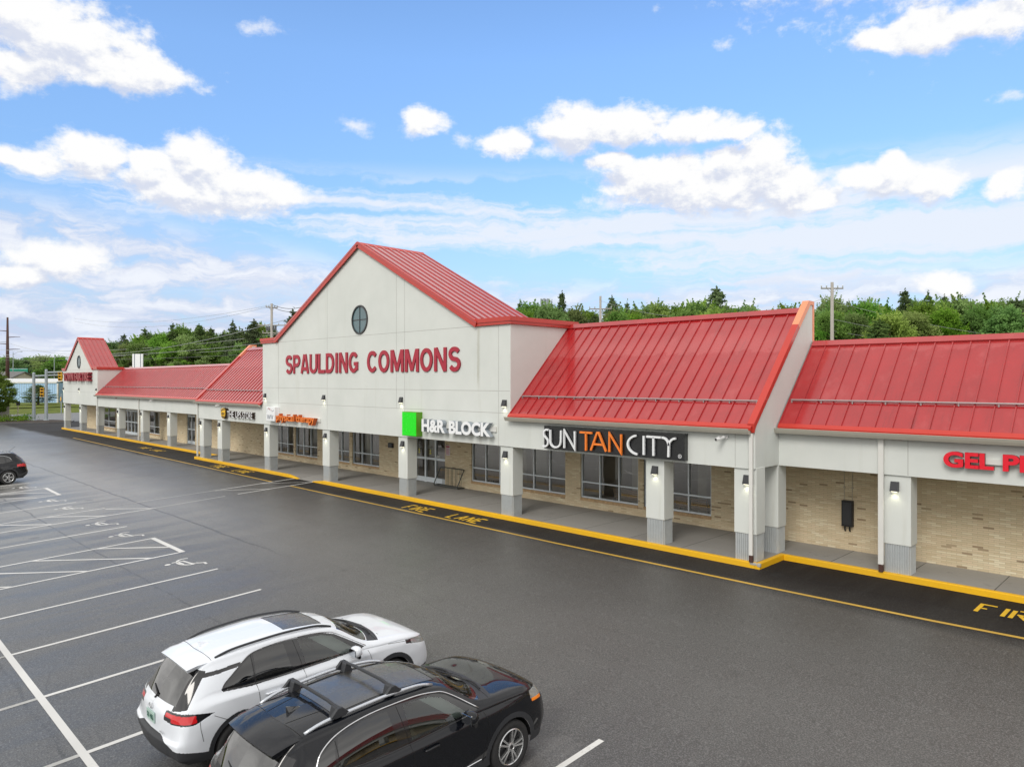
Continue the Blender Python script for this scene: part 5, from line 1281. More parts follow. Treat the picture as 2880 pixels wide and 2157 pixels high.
def fin(S, y, parent, m_, h=.065):
    z = S.top(0, y, 0).z; b = MB()
    b.add([(-.035, y-.02, z), (.035, y-.02, z), (.02, y+.16, z), (-.02, y+.16, z), (-.008, y-.035, z+h), (.008, y-.035, z+h), (0, y+.10, z+h*.35)], [(0, 1, 5, 4), (0, 4, 6, 3), (1, 2, 6, 5), (4, 5, 6), (2, 3, 6)])
    return b.build('antenna_fin', m_, parent, smooth=False)
fin(WS, .80, wc, M['white_paint'])
def wipers(S, y, parent):
    for x0, x1, yy in ((-.05, -.62, 0), (.55, -.02, .02)):
        b = MB(); q = [S.top(x0+(x1-x0)*t, y+.02+.08*math.sin(math.pi*t)-.10*t*t+yy, .02) for t in np.linspace(0, 1, 8)]; b.tube(q, .011, 6); b.build('wiper', M['dark'], parent)
wipers(WS, 3.42, wc)


# ---- black SUV
black = dict(white); black.update({'L': 4.65, 'paint': 'black_paint', 'Rt': .36, 'rr': .248, 'wy': (1.0, 3.71), 'track': .79,
 'cage': {
 'centre': [(.16, 0, .30), (.04, 0, .42), (.00, 0, .58), (.04, 0, .66), (.07, 0, .94), (.15, 0, 1.10), (.50, 0, 1.52), (.66, 0, 1.625), (1.7, 0, 1.655), (2.45, 0, 1.590), (2.87, 0, 1.500), (3.50, 0, 1.170), (3.68, 0, 1.145), (4.10, 0, 1.10), (4.42, 0, 1.00), (4.58, 0, .80), (4.65, 0, .52), (4.56, 0, .27)],
 'ridge': [(.22, .55, .30), (.11, .60, .42), (.08, .63, .58), (.11, .63, .66), (.14, .62, .94), (.22, .60, 1.08), (.56, .56, 1.48), (.72, .585, 1.565), (1.7, .62, 1.595), (2.40, .615, 1.530), (2.76, .615, 1.450), (3.28, .760, 1.14), (3.55, .785, 1.11), (4.05, .785, 1.065), (4.37, .71, .97), (4.52, .69, .80), (4.58, .69, .52), (4.50, .66, .27)],
 'belt': [(.30, .76, .30), (.20, .81, .42), (.17, .82, .58), (.20, .82, .68), (.23, .80, .94), (.32, .775, 1.09), (.64, .785, 1.13), (.85, .80, 1.115), (1.7, .815, 1.065), (2.40, .825, 1.045), (2.75, .835, 1.04), (3.22, .855, 1.03), (3.50, .865, 1.02), (3.98, .87, .995), (4.29, .83, .91), (4.43, .815, .78), (4.47, .805, .52), (4.43, .77, .27)],
 'shoulder': [(.42, .84, .30), (.33, .87, .42), (.31, .88, .56), (.34, .88, .70), (.37, .87, .88), (.44, .865, .98), (.70, .87, 1.01), (.95, .87, .99), (1.7, .87, .96), (2.40, .88, .945), (2.75, .89, .94), (3.15, .90, .935), (3.45, .91, .93), (3.88, .905, .905), (4.17, .885, .85), (4.30, .88, .74), (4.34, .875, .52), (4.31, .84, .27)],
 'mid': [(.56, .87, .30), (.50, .89, .42), (.48, .90, .54), (.50, .905, .66), (.53, .91, .74), (.60, .915, .78), (.82, .915, .80), (1.1, .89, .74), (1.7, .875, .70), (2.40, .88, .68), (2.75, .885, .69), (3.10, .90, .73), (3.40, .92, .77), (3.74, .922, .77), (4.02, .92, .72), (4.12, .91, .64), (4.16, .90, .50), (4.15, .865, .27)],
 'sill': white['cage']['sill']},
 'dlo': [(.82, 1.17), (1.10, 1.12), (1.7, 1.075), (3.08, 1.065), (3.16, 1.085), (2.74, 1.38), (2.54, 1.46), (2.2, 1.515), (1.6, 1.545), (1.15, 1.49), (.86, 1.36), (.76, 1.26), (.76, 1.20)],
 'side_glass': [([(.83, 1.19), (1.02, 1.145), (1.08, 1.45), (.88, 1.345), (.80, 1.25)], 'privacy'), ([(1.06, 1.14), (1.88, 1.095), (1.82, 1.505), (1.5, 1.515), (1.12, 1.455)], 'privacy'), ([(2.08, 1.09), (3.00, 1.085), (2.66, 1.375), (2.48, 1.44), (2.06, 1.495)], 'glass')],
 'floating': [[(.14, 1.05), (.30, 1.09), (.62, 1.40), (.48, 1.50)]],
 'clad': lambda u, v, x, y, z: ((z < .40) & (v > 3.2)) | ((y < .9) & (z < .58-.22*np.clip(y-.1, 0, .6))) | ((y > 4.36) & (z < .84) & (x < .62)),
 'lamps': [(lambda u, v, x, y, z: (z > .86) & (z < 1.01) & (x > .48) & (y < .60) & (z > .86+.12*np.clip(y-.30, 0, 9)), 'lamp_red', 'tail_lamp'),
           (lambda u, v, x, y, z: (y > 4.14) & (z > .855+.12*(4.4-y)) & (z < .965+.10*(4.4-y)) & (x > .54) & (v > 2.8), 'lamp_clear', 'headlight'),
           (lambda u, v, x, y, z: (y > 4.16) & (z > .815+.12*(4.4-y)) & (z <= .855+.12*(4.4-y)) & (x > .70) & (v > 3) & (y < 4.40), 'amber', 'side_marker')],
 'roof_glass': (lambda y: .46-.05*np.clip((y-2.2), 0, 1), 1.20, 2.74),
 'seams': [[(1.085, 1.44), (1.09, 1.14), (1.18, .9), (1.36, .66), (1.40, .40)], [(1.96, 1.51), (2.04, 1.08), (2.08, .7), (2.08, .36)], [(3.24, 1.02), (3.30, .82), (3.20, .5), (3.18, .36)], [(3.62, 1.0), (4.10, .955)]],
 'top_seams': [(0, .68, .58, .74), (0, 3.55, .76, 3.42), (.46, 1.20, .46, 2.3), (0, 1.20, .46, 1.20), (0, 2.74, .43, 2.74), (.46, 2.3, .43, 2.74), (.22, .72, .30, 1.18)],
 'strips': [([(.80, 1.26), (.90, 1.39), (1.16, 1.50), (1.6, 1.552), (2.2, 1.525), (2.56, 1.465), (2.78, 1.38), (3.18, 1.09)], .011, 'chrome', 'window_trim'), ([(.86, 1.155), (1.7, 1.065), (3.1, 1.055)], .006, 'gloss_black', 'belt_trim')],
 'rail': ((.78, 2.62), lambda t: .545+.04*math.sin(math.pi*t), 'silver', .045), 'rail_r': .021,
 'mirror': (2.90, 1.12, .86), 'handles': [(1.48, .93), (2.33, .92)], 'handle_mat': 'black_paint'})
CB = (-7.91, 3.35)
bc, BS, bbody = build_car('parked_car', 'black SUV with silver roof rails, dark crossbars and a glass roof, nearest car', black, (CB[0], CB[1], gz(*CB)+.002), (math.atan(GS), 0, 0))
spoiler(BS, .70, .32, 1.545, .585, .55, M['black_paint'], bc, .06)
fin(BS, .88, bc, M['gloss_black'])
b = MB(); b.tube([(.0, .15, 1.12), (.02, .18, 1.17), (-.26, .24, 1.21)], [.016, .012, .006]); b.build('rear_wiper', M['dark'], bc)
b = MB(); b.box(-.155, .155, .045, .057, .78, .93); b.build('number_plate', M['plate'], bc)
wipers(BS, 3.42, bc)
for y in (1.22, 1.98):
    zl = BS.top(.56, y, 0).z
    b = MB(); b.tube([(-.56, y, zl+.115), (-.3, y+.005, zl+.135), (.3, y+.005, zl+.135), (.56, y, zl+.115)], .020, 8); cb_ = b.build('crossbar', M['clad'], bc, smooth=False)
    for sx in (1, -1):
        f = MB(); x = sx*.575
        f.prism([(x-.022, y-.13, zl+.045), (x-.022, y-.03, zl+.135), (x-.022, y+.03, zl+.135), (x-.022, y+.13, zl+.045), (x-.022, y+.06, zl+.02), (x-.022, y-.06, zl+.02)], (.044, 0, 0))
        f.prism([(x-sx*.03, y-.075, zl+.0), (x-sx*.03, y-.03, zl+.13), (x-sx*.03, y+.03, zl+.13), (x-sx*.03, y+.075, zl+.0)], (-sx*.10, 0, -.0)); f.build('bar_foot', M['clad'], cb_, bevel=.01)
# raised trim along the flanks of the black car's door bottoms
b = MB()
for sx in (1,):
    b.tube([(sx*(BS.side(y, .40, .004).x), y, .42) for y in np.linspace(1.5, 3.15, 12)], .008, 5)
b.build('sill_trim', M['chrome'], bc)

# ---- distant cars, nose towards the camera side
far = dict(black); far['res'] = (.045, .04); far['cabin'] = False; far['roof_glass'] = (lambda y: .42+0*y, 1.4, 2.5)
CK = (-46.05, 8.86)
kc, KS, kb_ = build_car('parked_car', 'black SUV at the left edge, tail towards the shops, in the far row', far, (CK[0], CK[1], gz(*CK)+.002), (-math.atan(GS), 0, math.pi))
b = MB(); b.tube([(.15, .75, 1.64), (.20, .45, 1.86)], .006, 5); b.build('whip_antenna', M['dark'], kc)
farw = dict(white); farw['res'] = (.045, .04); farw['cabin'] = False
CK2 = (-48.9, 8.35)
build_car('parked_car', 'white car just behind the black SUV at the left edge', farw, (CK2[0], CK2[1], gz(*CK2)+.002), (-math.atan(GS), 0, math.pi))
# ================================================================ beyond the lot
def pol(xt, d):                                # point d metres ahead along the view axis, xt the tangent to its right
    return (d*(FX+xt*RX), d*(FY+xt*RY))
# street, verge, bank
b = MB()
b.add([(-103, -60, -.30), (-101.0, -60, -.5), (-101.0, 19, .02), (-103, 19, .02)], [(0, 1, 2, 3)])
st_ = MB(); st_.quad((-126.5, -200, -.25), (-101.0, -200, -.25), (-101.0, 60, -.10), (-133, 60, -.10)); st_.quad((-133, 60, -.10), (-101.0, 60, -.10), (-100.9, 400, -.10), (-150, 400, -.10)); struct(st_.build('street', M['street']))
b = MB()
bed = [(-101.4, -20), (-101.4, 16), (-98.6, 21.2), (-98.2, 23.2), (-101.2, 24.2), (-105.2, 23.0), (-108.0, 18.0), (-108.5, -20)]
b.prism([(x, y, -.5) for x, y in bed], (0, 0, .58)); struct(b.build('verge', M['soil']))
b = MB()
for p, q in zip(bed[:4], bed[1:5]): 
    d = (Vector(q)-Vector(p)).normalized(); n_ = Vector((d.y, -d.x))
    b.prism([(p[0]+n_.x*.02, p[1]+n_.y*.02, -.5), (q[0]+n_.x*.02, q[1]+n_.y*.02, -.5), (q[0]+n_.x*.17, q[1]+n_.y*.17, -.5), (p[0]+n_.x*.17, p[1]+n_.y*.17, -.5)], (0, 0, .62))
M['granite'] = pbr('dark granite kerb', (.10, .10, .10), .7, var=.3)
struct(b.build('verge_kerb', M['granite']))
b = MB()
b.quad((-126.5, -200, -.2), (-126.5, 20, -.2), (-150, 20, .1), (-150, -200, .1)); b.quad((-126.5, 20, -.2), (-133, 60, -.2), (-150, 60, .3), (-150, 20, .1)); b.quad((-150, -200, .1), (-150, 60, .3), (-260, 60, 1.0), (-260, -200, .1)); b.quad((-133, 60, -.2), (-150, 400, -.2), (-260, 400, 1), (-260, 60, 1.0)); 
struct(b.build('grass_bank', M['grass']))
# blue shed
bl = thing('warehouse', 'long pale blue ribbed metal warehouse across the street', 'warehouse')
P0, P1 = Vector((-190.5, 22.3, 0)), Vector((-173.5, 38.6, 0)); D_ = (P1-P0).normalized(); N_ = Vector((-D_.y, D_.x, 0)); N_ = N_ if N_.x < 0 else -N_
P0 = P0-D_*25
b = MB(); L_ = (P1-P0).length; n = int(L_/.5)
for i in range(n):
    a = P0+D_*(L_*i/n); c_ = P0+D_*(L_*(i+.6)/n); e = P0+D_*(L_*(i+1)/n)
    b.quad((a.x, a.y, -.5), (c_.x, c_.y, -.5), (c_.x, c_.y, 4.6), (a.x, a.y, 4.6)); c2 = c_-N_*.05; e2 = e-N_*.05
    b.quad((c2.x, c2.y, -.5), (e2.x, e2.y, -.5), (e2.x, e2.y, 4.6), (c2.x, c2.y, 4.6))
e = P1+N_*30; b.quad((P1.x, P1.y, -.5), (e.x, e.y, -.5), (e.x, e.y, 4.6), (P1.x, P1.y, 4.6)); b.build('wall', M['blue_wall'], bl)
b = MB(); b.prism([P0-N_*.2+Vector((0, 0, 4.55)), P1-N_*.2+Vector((0, 0, 4.55)), P1-N_*.2+Vector((0, 0, 4.75)), P0-N_*.2+Vector((0, 0, 4.75))], N_*.2); b.prism([P0-N_*.2+Vector((0, 0, 4.75)), P1-N_*.2+Vector((0, 0, 4.75)), P1+N_*12+Vector((0, 0, 5.5)), P0+N_*12+Vector((0, 0, 5.5))], (0, 0, .06)); b.build('roof', M['white_metal'], bl)
b = MB(); b.prism([P1-N_*.08+Vector((0, 0, -.5)), P1-N_*.08+D_*.25+Vector((0, 0, -.5)), P1-N_*.08+D_*.25+Vector((0, 0, 4.5)), P1-N_*.08+Vector((0, 0, 4.5))], N_*.3); b.build('corner_trim', M['white_metal'], bl)
gh = thing('gabled_building', 'grey shingled gable building behind the blue warehouse', 'building', (-205, 36, 0), (0, 0, math.atan2(D_.y, D_.x)))
b = MB(); b.box(-34, -1, 0, 12, -.5, 5.2); b.prism([(-1, 0, 5.2), (-1, 12, 5.2), (-1, 6, 7.1)], (-33, 0, 0)); b.build('wall', M['cream'], gh)
b = MB(); b.prism([(-.6, -.6, 5.0), (-.6, 6, 7.15), (-.6, 6, 7.35), (-.6, -.6, 5.2)], (-33.8, 0, 0)); b.prism([(-.6, 12.6, 5.0), (-.6, 6, 7.15), (-.6, 6, 7.35), (-.6, 12.6, 5.2)], (-33.8, 0, 0)); b.build('roof', M['shingle'], gh)
# timber shed with racks
sh = thing('open_shed', 'open sided brown timber storage shed right of the blue warehouse', 'shed', (-176, 44, 0), (0, 0, math.atan2(D_.y, D_.x)))
b = MB(); b.prism([(-4, -1, 5.0), (10, -1, 5.0), (10, 7, 6.0), (-4, 7, 6.0)], (0, 0, .15)); b.build('roof', M['blue_wall'], sh)
for x in (-3.4, .2, 3.8, 7.4): b = MB(); b.box(x-.18, x+.18, -.6, -.2, -.5, 5.0); b.box(x-.15, x+.15, 6, 6.3, -.5, 5.8); b.build('post', M['timber'], sh)
b = MB(); rr = random.Random(3)
for z in (1.2, 2.6, 3.9):
    b.box(-3.6, 9.5, -.4, 5.5, z, z+.16)
b.build('shelf', M['timber'], sh)
b = MB()
for z in (0, 1.36, 2.76):
    for k in range(10):
        x = -3.2+k*1.25; b.box(x, x+rr.uniform(.7, 1.15), 0, 4, z, z+rr.uniform(.3, .95))
b.build('timber_pack', M['timber'], sh)
M['orange_paint'] = pbr('orange machine paint', (.55, .20, .05), .5, var=.3)
eq = thing('excavator', 'small orange machine parked at the foot of the brown shed', 'machine', (-165.5, 40.0, .0), (0, 0, .8))
b = MB(); b.box(-1.5, 1.5, -.9, .9, .8, 1.5); b.prism([(-1.5, -.6, 1.5), (.2, -.6, 1.5), (.0, -.6, 2.5), (-1.3, -.6, 2.5)], (0, 1.1, 0)); b.build('body', M['orange_paint'], eq, bevel=.05)
b = MB()
for s_ in (-.9, .9): b.prism([(-1.6, s_-.22, .1), (1.6, s_-.22, .1), (1.9, s_-.22, .45), (1.6, s_-.22, .8), (-1.6, s_-.22, .8), (-1.9, s_-.22, .45)], (0, .44, 0))
b.build('track', M['dark'], eq)
b = MB(); b.tube([(1.3, 0, 1.4), (3.0, 0, 3.0), (4.2, 0, 1.2)], [.2, .16, .12]); b.prism([(4.0, -.4, 1.3), (4.6, -.4, .9), (4.2, -.4, .4), (3.8, -.4, .7)], (0, .8, 0)); b.build('boom', M['orange_paint'], eq)

# ---------------------------------------------------------------- traffic signals
def signal_head(parent, x, y, z, facing, n=3, s_=1.0):
    b = MB(); c_, s2 = math.cos(facing), math.sin(facing)
    def T(px, py, pz): return (x+(px*c_-py*s2)*s_, y+(px*s2+py*c_)*s_, z+pz*s_)
    def bx(x0, x1, y0, y1, z0, z1):
        b.add([T(a, d, e) for e in (z0, z1) for d in (y0, y1) for a in (x0, x1)], [(0, 2, 3, 1), (4, 5, 7, 6), (0, 1, 5, 4), (2, 6, 7, 3), (0, 4, 6, 2), (1, 3, 7, 5)])
    bx(-.20, .20, -.14, .14, 0, .38*n)
    for k in range(n): bx(-.17, .17, -.32, -.14, .38*k+.30, .38*k+.33); bx(-.17, -.15, -.28, -.14, .38*k+.12, .38*k+.30); bx(.15, .17, -.28, -.14, .38*k+.12, .38*k+.30)
    h = b.build('signal_head', M['signal_yellow'], parent)
    b = MB()
    for k in range(n): bx(-.12, .12, -.15, -.142, .38*k+.07, .38*k+.31)
    b.build('lens', M['dark'], h)
def signal_pole(base, top, armdir, armlen, label, heads, armz):
    t = thing('traffic_signal', label, 'traffic signal', base)
    b = MB(); b.tube([(0, 0, .08), (0, 0, top)], [.20, .16], 12); b.lathe([(.32, 0), (.32, .1), (.22, .16)], n=12); b.lathe([(.17, top), (.13, top+.1), (.001, top+.13)], n=12); b.build('pole', M['pole_grey'], t, smooth=False)
    a = Vector(armdir).normalized(); b = MB(); b.tube([(0, 0, armz), a*armlen*.5+Vector((0, 0, armz+.25)), a*armlen+Vector((0, 0, armz+.35))], [.13, .11, .08], 10); b.build('mast_arm', M['pole_grey'], t)
    for d, z, f, n in heads:
        p = a*d; signal_head(t, p.x, p.y, z, f, n)
signal_pole((-105.2, 20.9, .05), 5.9, (.25, 1, 0), 9, 'grey mast arm signal pole, left one of the pair by the far exit', [(3.4, 4.75, 1.2, 3)], 5.55)
signal_pole((-104.1, 22.0, .05), 6.3, (.2, 1, 0), 12, 'grey mast arm signal pole nearest the plaza, taller of the pair', [(1.5, 4.95, .9, 3)], 6.0)
t = thing('signal_head', 'yellow signal head mounted low on the taller grey pole', 'traffic light', (-104.5, 21.7, 3.0)); signal_head(t, -.05, -.05, 0, 1.2, 3)
t = thing('pedestrian_signal', 'short post with a yellow and black pedestrian signal by the far kerb', 'pedestrian signal', (-106.6, 19.5, .05))
b = MB(); b.tube([(0, 0, 0), (0, 0, 2.4)], .06); b.build('post', M['cream'], t)
b = MB(); b.box(-.22, .22, -.16, .16, 1.95, 2.42); b.build('signal_housing', M['signal_yellow'], t)
b = MB(); b.box(-.02, .24, -.19, -.155, 1.92, 2.45); b.box(.215, .245, -.19, .19, 1.92, 2.45); b.build('screen', M['dark'], t)
t = thing('sign_post', 'thin grey post with a small yellow sign near the grass bank', 'sign post', (-126, 28.6, -.2)); b = MB(); b.tube([(0, 0, 0), (0, 0, 3.3)], .07, 6); b.build('post', M['pole_grey'], t); b = MB(); b.prism([(0, -.1, 2.0), (.35, -.1, 2.4), (0, -.1, 2.8), (-.35, -.1, 2.4)], (0, .04, 0)); b.build('sign_plate', M['signal_yellow'], t)
t = thing('utility_cabinet', 'pale grey utility cabinet beside the small tree at the left edge', 'cabinet', (-109.2, 18.2, 0)); b = MB(); b.box(-1.0, 1.0, -.7, .7, -.2, 2.0); b.build('cabinet', M['concrete'], t, bevel=.03); b = MB(); b.box(.999, 1.02, -.6, .6, .0, 1.9); b.build('cabinet_door', M['concrete'], t)
# white sign panel behind the roof, little red gable
t = thing('pole_sign', 'white rectangular sign panel with two blue uprights behind the low roof', 'sign panel', (-111.8, 35, 0), (0, 0, R(44.8)))
b = MB(); b.box(-.76, .76, 0, .16, 6.95, 8.95); b.build('panel', M['white_face'], t)
b = MB(); b.box(-.46, -.40, -.03, .2, 0, 9.0); b.box(.42, .48, -.03, .2, 0, 9.0); b.build('upright', M['navy'], t)
t = thing('red_gable_building', 'small dark red gable roof just showing over the low roof', 'building', (-157, 60, 0), (0, 0, R(-45)))
b = MB(); b.box(-4, 4, 0, 10, -.5, 7.9); b.prism([(-4, 0, 7.9), (4, 0, 7.9), (0, 0, 9.6)], (0, 10, 0)); b.build('wall', M['maroon'], t)
b = MB(); b.prism([(-4.4, -.3, 7.8), (0, -.3, 9.65), (0, -.3, 9.85), (-4.4, -.3, 8.0)], (0, 10.6, 0)); b.prism([(4.4, -.3, 7.8), (0, -.3, 9.65), (0, -.3, 9.85), (4.4, -.3, 8.0)], (0, 10.6, 0)); b.build('roof', M['roof'], t)

# ---------------------------------------------------------------- poles and wires
def upole(x, y, h, r0, r1, mk, label, arms, name='utility_pole', cat='utility pole', ins=True):
    t = thing(name, label, cat, (x, y, -.4)); b = MB(); b.tube([(0, 0, 0), (0, 0, h)], [r0, r1], 10); b.build('pole', M[mk], t, smooth=True)
    for z, w, a in arms:
        dx, dy = math.cos(a)*w/2, math.sin(a)*w/2
        b = MB(); b.tube([(-dx, -dy, z), (dx, dy, z)], .07, 4)
        b.tube([(-dx*.5, -dy*.5, z), (0, 0, z-.5)], .02, 4); b.tube([(dx*.5, dy*.5, z), (0, 0, z-.5)], .02, 4); b.build('crossarm', M[mk], t)
        if ins:
            for f_ in (-.95, -.5, .5, .95): b = MB(); b.lathe([(.03, 0), (.07, .06), (.03, .1), (.07, .16), (.02, .26)], n=8, c0=(dx*f_, dy*f_, z+.06)); b.build('insulator', M['wire_pale'], t)
    return t
AR = math.atan2(RY, RX)
upole(-27.0, 71.8, 15.1, .22, .14, 'pole_wood', 'weathered wooden utility pole with one crossarm behind the right red roof', [(14.5, 2.2, AR)])
x, y = pol((1297-1106)/1536, 82); upole(x, y, 5+82*(823-640)/1536+.4, .2, .13, 'pole_wood', 'wooden utility pole with a sloped crossarm above the glossy roof ridge', [(13.7, 2.6, AR)])
x, y = pol((587-1106)/1536, 92); up = upole(x, y, 5+92*(823-656)/1536+.4, .22, .15, 'pole_wood', 'grey utility pole with stacked crossarms left of the big gable', [(14.9, 1.5, AR+.6), (12.6, 3.6, AR), (11.6, 2.4, AR)])
b = MB()
for k in range(5): b.box(-1.4+k*.6, -1.25+k*.6, -.1, .1, 11.9, 12.5)
b.build('switch_gear', M['wire'], up)
x, y = pol((1177-1106)/1536, 150); ct = thing('cell_tower', 'slim cell tower with antenna panels among the trees', 'cell tower', (x, y, 0))
b = MB(); b.tube([(0, 0, 0), (0, 0, 22.3)], [.35, .22], 8); b.build('mast', M['pole_grey'], ct)
for z in (19.2, 21.4):
    for a in range(6):
        b = MB(); cx, cy = .8*math.cos(a*math.pi/3), .8*math.sin(a*math.pi/3); b.box(cx-.14, cx+.14, cy-.14, cy+.14, z-.8, z+.9); b.tube([(0, 0, z), (cx, cy, z)], .04, 4); b.build('antenna_panel', M['pole_grey'], ct)
x, y = -205.4, 35.5
tp = upole(x, y, 20.6, .55, .2, 'rust', 'tall tapering rust brown transmission pole at the left edge', [], 'transmission_pole', 'transmission pole')
for z, s_ in ((17.3, -1), (15.8, 1), (14.2, -1), (12.9, 1)):
    b = MB(); b.tube([(0, 0, z), (s_*RX*1.6, s_*RY*1.6, z+.12), (s_*RX*3.0, s_*RY*3.0, z+.1)], [.12, .08, .05], 6); b.build('crossarm', M['rust'], tp)
x, y = pol((1243-860)/1*0+((280+1450*.2622)/1.302-1106)/1536, 170); upole(x, y, 5+170*(823-((850+240*.2622)/1.302))/1536, .28, .16, 'rust', 'thin rust brown pole standing in front of the pines', [], ins=False)
# street lamps and the green sign far left
def lampost(xt, d, ztop, side, label):
    x, y = pol(xt, d); t = thing('street_lamp', label, 'street lamp', (x, y, 0)); b = MB(); b.tube([(0, 0, 0), (0, 0, ztop)], [.12, .08], 6); b.tube([(0, 0, ztop-.6), (side*RX*1.2, side*RY*1.2, ztop), (side*RX*2.4, side*RY*2.4, ztop+.1)], .05, 5); b.build('pole', M['pole_grey'], t)
    b = MB(); b.box(side*RX*2.2-.3, side*RX*2.2+.3, side*RY*2.2-.15, side*RY*2.2+.15, ztop+.05, ztop+.2); b.build('lamp_head', M['pole_grey'], t)
lampost((150/1.302*.0+ (0+723*.2113)/1.302-1106)/1536, 190, 5+190*(823-(870+625*.2113)/1.302)/1536, 1, 'pale street lamp standing above the blue warehouse')
lampost(((0+175*.2113)/1.302-1106)/1536, 185, 5+185*(823-(870+570*.2113)/1.302)/1536, 1, 'pale street lamp beside the green road sign')
x, y = pol(((235*.2113)/1.302-1106)/1536, 186); t = thing('road_sign', 'green highway sign above the grey shingled roof at the far left', 'road sign', (x, y, 0), (0, 0, R(45)))
b = MB(); b.box(-2.6, 2.6, 0, .1, 5.2, 8.3); b.build('panel', M['green_sign'], t)
b = MB(); b.box(-2.5, 2.5, -.01, 0, 8.15, 8.22); b.box(-2.5, 2.5, -.01, 0, 5.28, 5.35); b.build('border', M['white_face'], t)
b = MB(); b.tube([(-1.5, .15, 0), (-1.5, .15, 8)], .1, 6); b.tube([(1.5, .15, 0), (1.5, .15, 8)], .1, 6); b.build('post', M['pole_grey'], t)

def wire(p, q, sag, r_, label, mk='wire', group='overhead wires'):
    p, q = Vector(p), Vector(q); pts = [p+(q-p)*t-Vector((0, 0, sag*4*t*(1-t))) for t in np.linspace(0, 1, 20)]
    b = MB(); b.tube(pts, r_, 4, cap=False); o = b.build('overhead_wire', M[mk]); tag(o, label, 'overhead wire', group)
def P3(xD, yD, d): x_, y_ = pol((xD-1106)/1536, d); return (x_, y_, 5+d*(823-yD)/1536)
LW = 'thin overhead wire crossing above the low roof and the far gable'
for (a, d0), (c_, d1), sag, r_, mk in ((((-60, 770), 120), ((610, 736), 105), 1.0, .025, 'wire_pale'), (((-60, 777), 120), ((600, 762), 105), .5, .03, 'wire'), (((19, 738), 207), ((-200, 720), 180), 1.0, .04, 'wire'), (((22, 742), 207), ((620, 690), 95), 4.0, .035, 'wire_pale'),
                                       (((-40, 754), 160), ((600, 722), 140), 1.6, .035, 'wire_pale'), (((-40, 764), 160), ((600, 748), 140), 1.2, .035, 'wire_pale'), (((160, 688), 160), ((586, 659), 92), 1.5, .02, 'wire_pale'), (((160, 694), 160), ((583, 662), 92), 2.0, .02, 'wire_pale')):
    wire(P3(*a, d0), P3(*c_, d1), sag, r_, LW, mk)
RW = 'thin overhead wire running off to the right from the pole behind the right roof'
for (a, d0), (c_, d1), sag in ((((1780, 645), 76), ((2500, 745), 76), 1.4), (((1800, 690), 76), ((2500, 760), 76), 1.0), (((1800, 715), 76), ((2500, 775), 76), .8), (((1297, 650), 82), ((1795, 640), 76), 2.2)):
    wire(P3(*a, d0), P3(*c_, d1), sag, .016, RW, 'wire_pale', 'overhead wires on the right')
JW = 'short insulated jumper wire looping from the stacked crossarms towards the gable'
for y0, y1 in ((659, 664), (664, 672)): wire(P3(590, y0, 92), P3(650, y1, 84), .3, .035, JW, 'wire', 'jumper wires by the gable')

# ---------------------------------------------------------------- trees
def quads_from(centers, normals_u, normals_v, clump):
    n = len(centers); V = np.empty((n, 4, 3)); V[:, 0] = centers-normals_u-normals_v; V[:, 1] = centers+normals_u-normals_v; V[:, 2] = centers+normals_u+normals_v; V[:, 3] = centers-normals_u+normals_v
    F = np.arange(n*4).reshape(n, 4); return V.reshape(-1, 3), F, clump
def leaf_mesh(name, C_, size, m_, clump, flat=.0, rs=None):
    n = len(C_); a = rs.normal(size=(n, 3)); a[:, 2] *= (1-flat); a /= np.linalg.norm(a, axis=1)[:, None]
    b_ = np.cross(a, rs.normal(size=(n, 3))); b_ /= np.linalg.norm(b_, axis=1)[:, None]; c_ = np.cross(a, b_)
    s_ = size*rs.uniform(.6, 1.3, (n, 1)); V, F, _ = quads_from(C_, b_*s_, c_*s_*.62, clump)
    me = bpy.data.meshes.new(name); me.vertices.add(len(V)); me.vertices.foreach_set('co', V.ravel()); me.loops.add(len(V)); me.loops.foreach_set('vertex_index', F.ravel().astype(np.int32))
    me.polygons.add(n); me.polygons.foreach_set('loop_start', np.arange(0, 4*n, 4, dtype=np.int32)); me.polygons.foreach_set('loop_total', np.full(n, 4, np.int32)); me.materials.append(m_); me.update(); me.validate()
    at = me.attributes.new('clump', 'FLOAT', 'FACE'); at.data.foreach_set('value', clump.astype(np.float32)); return me
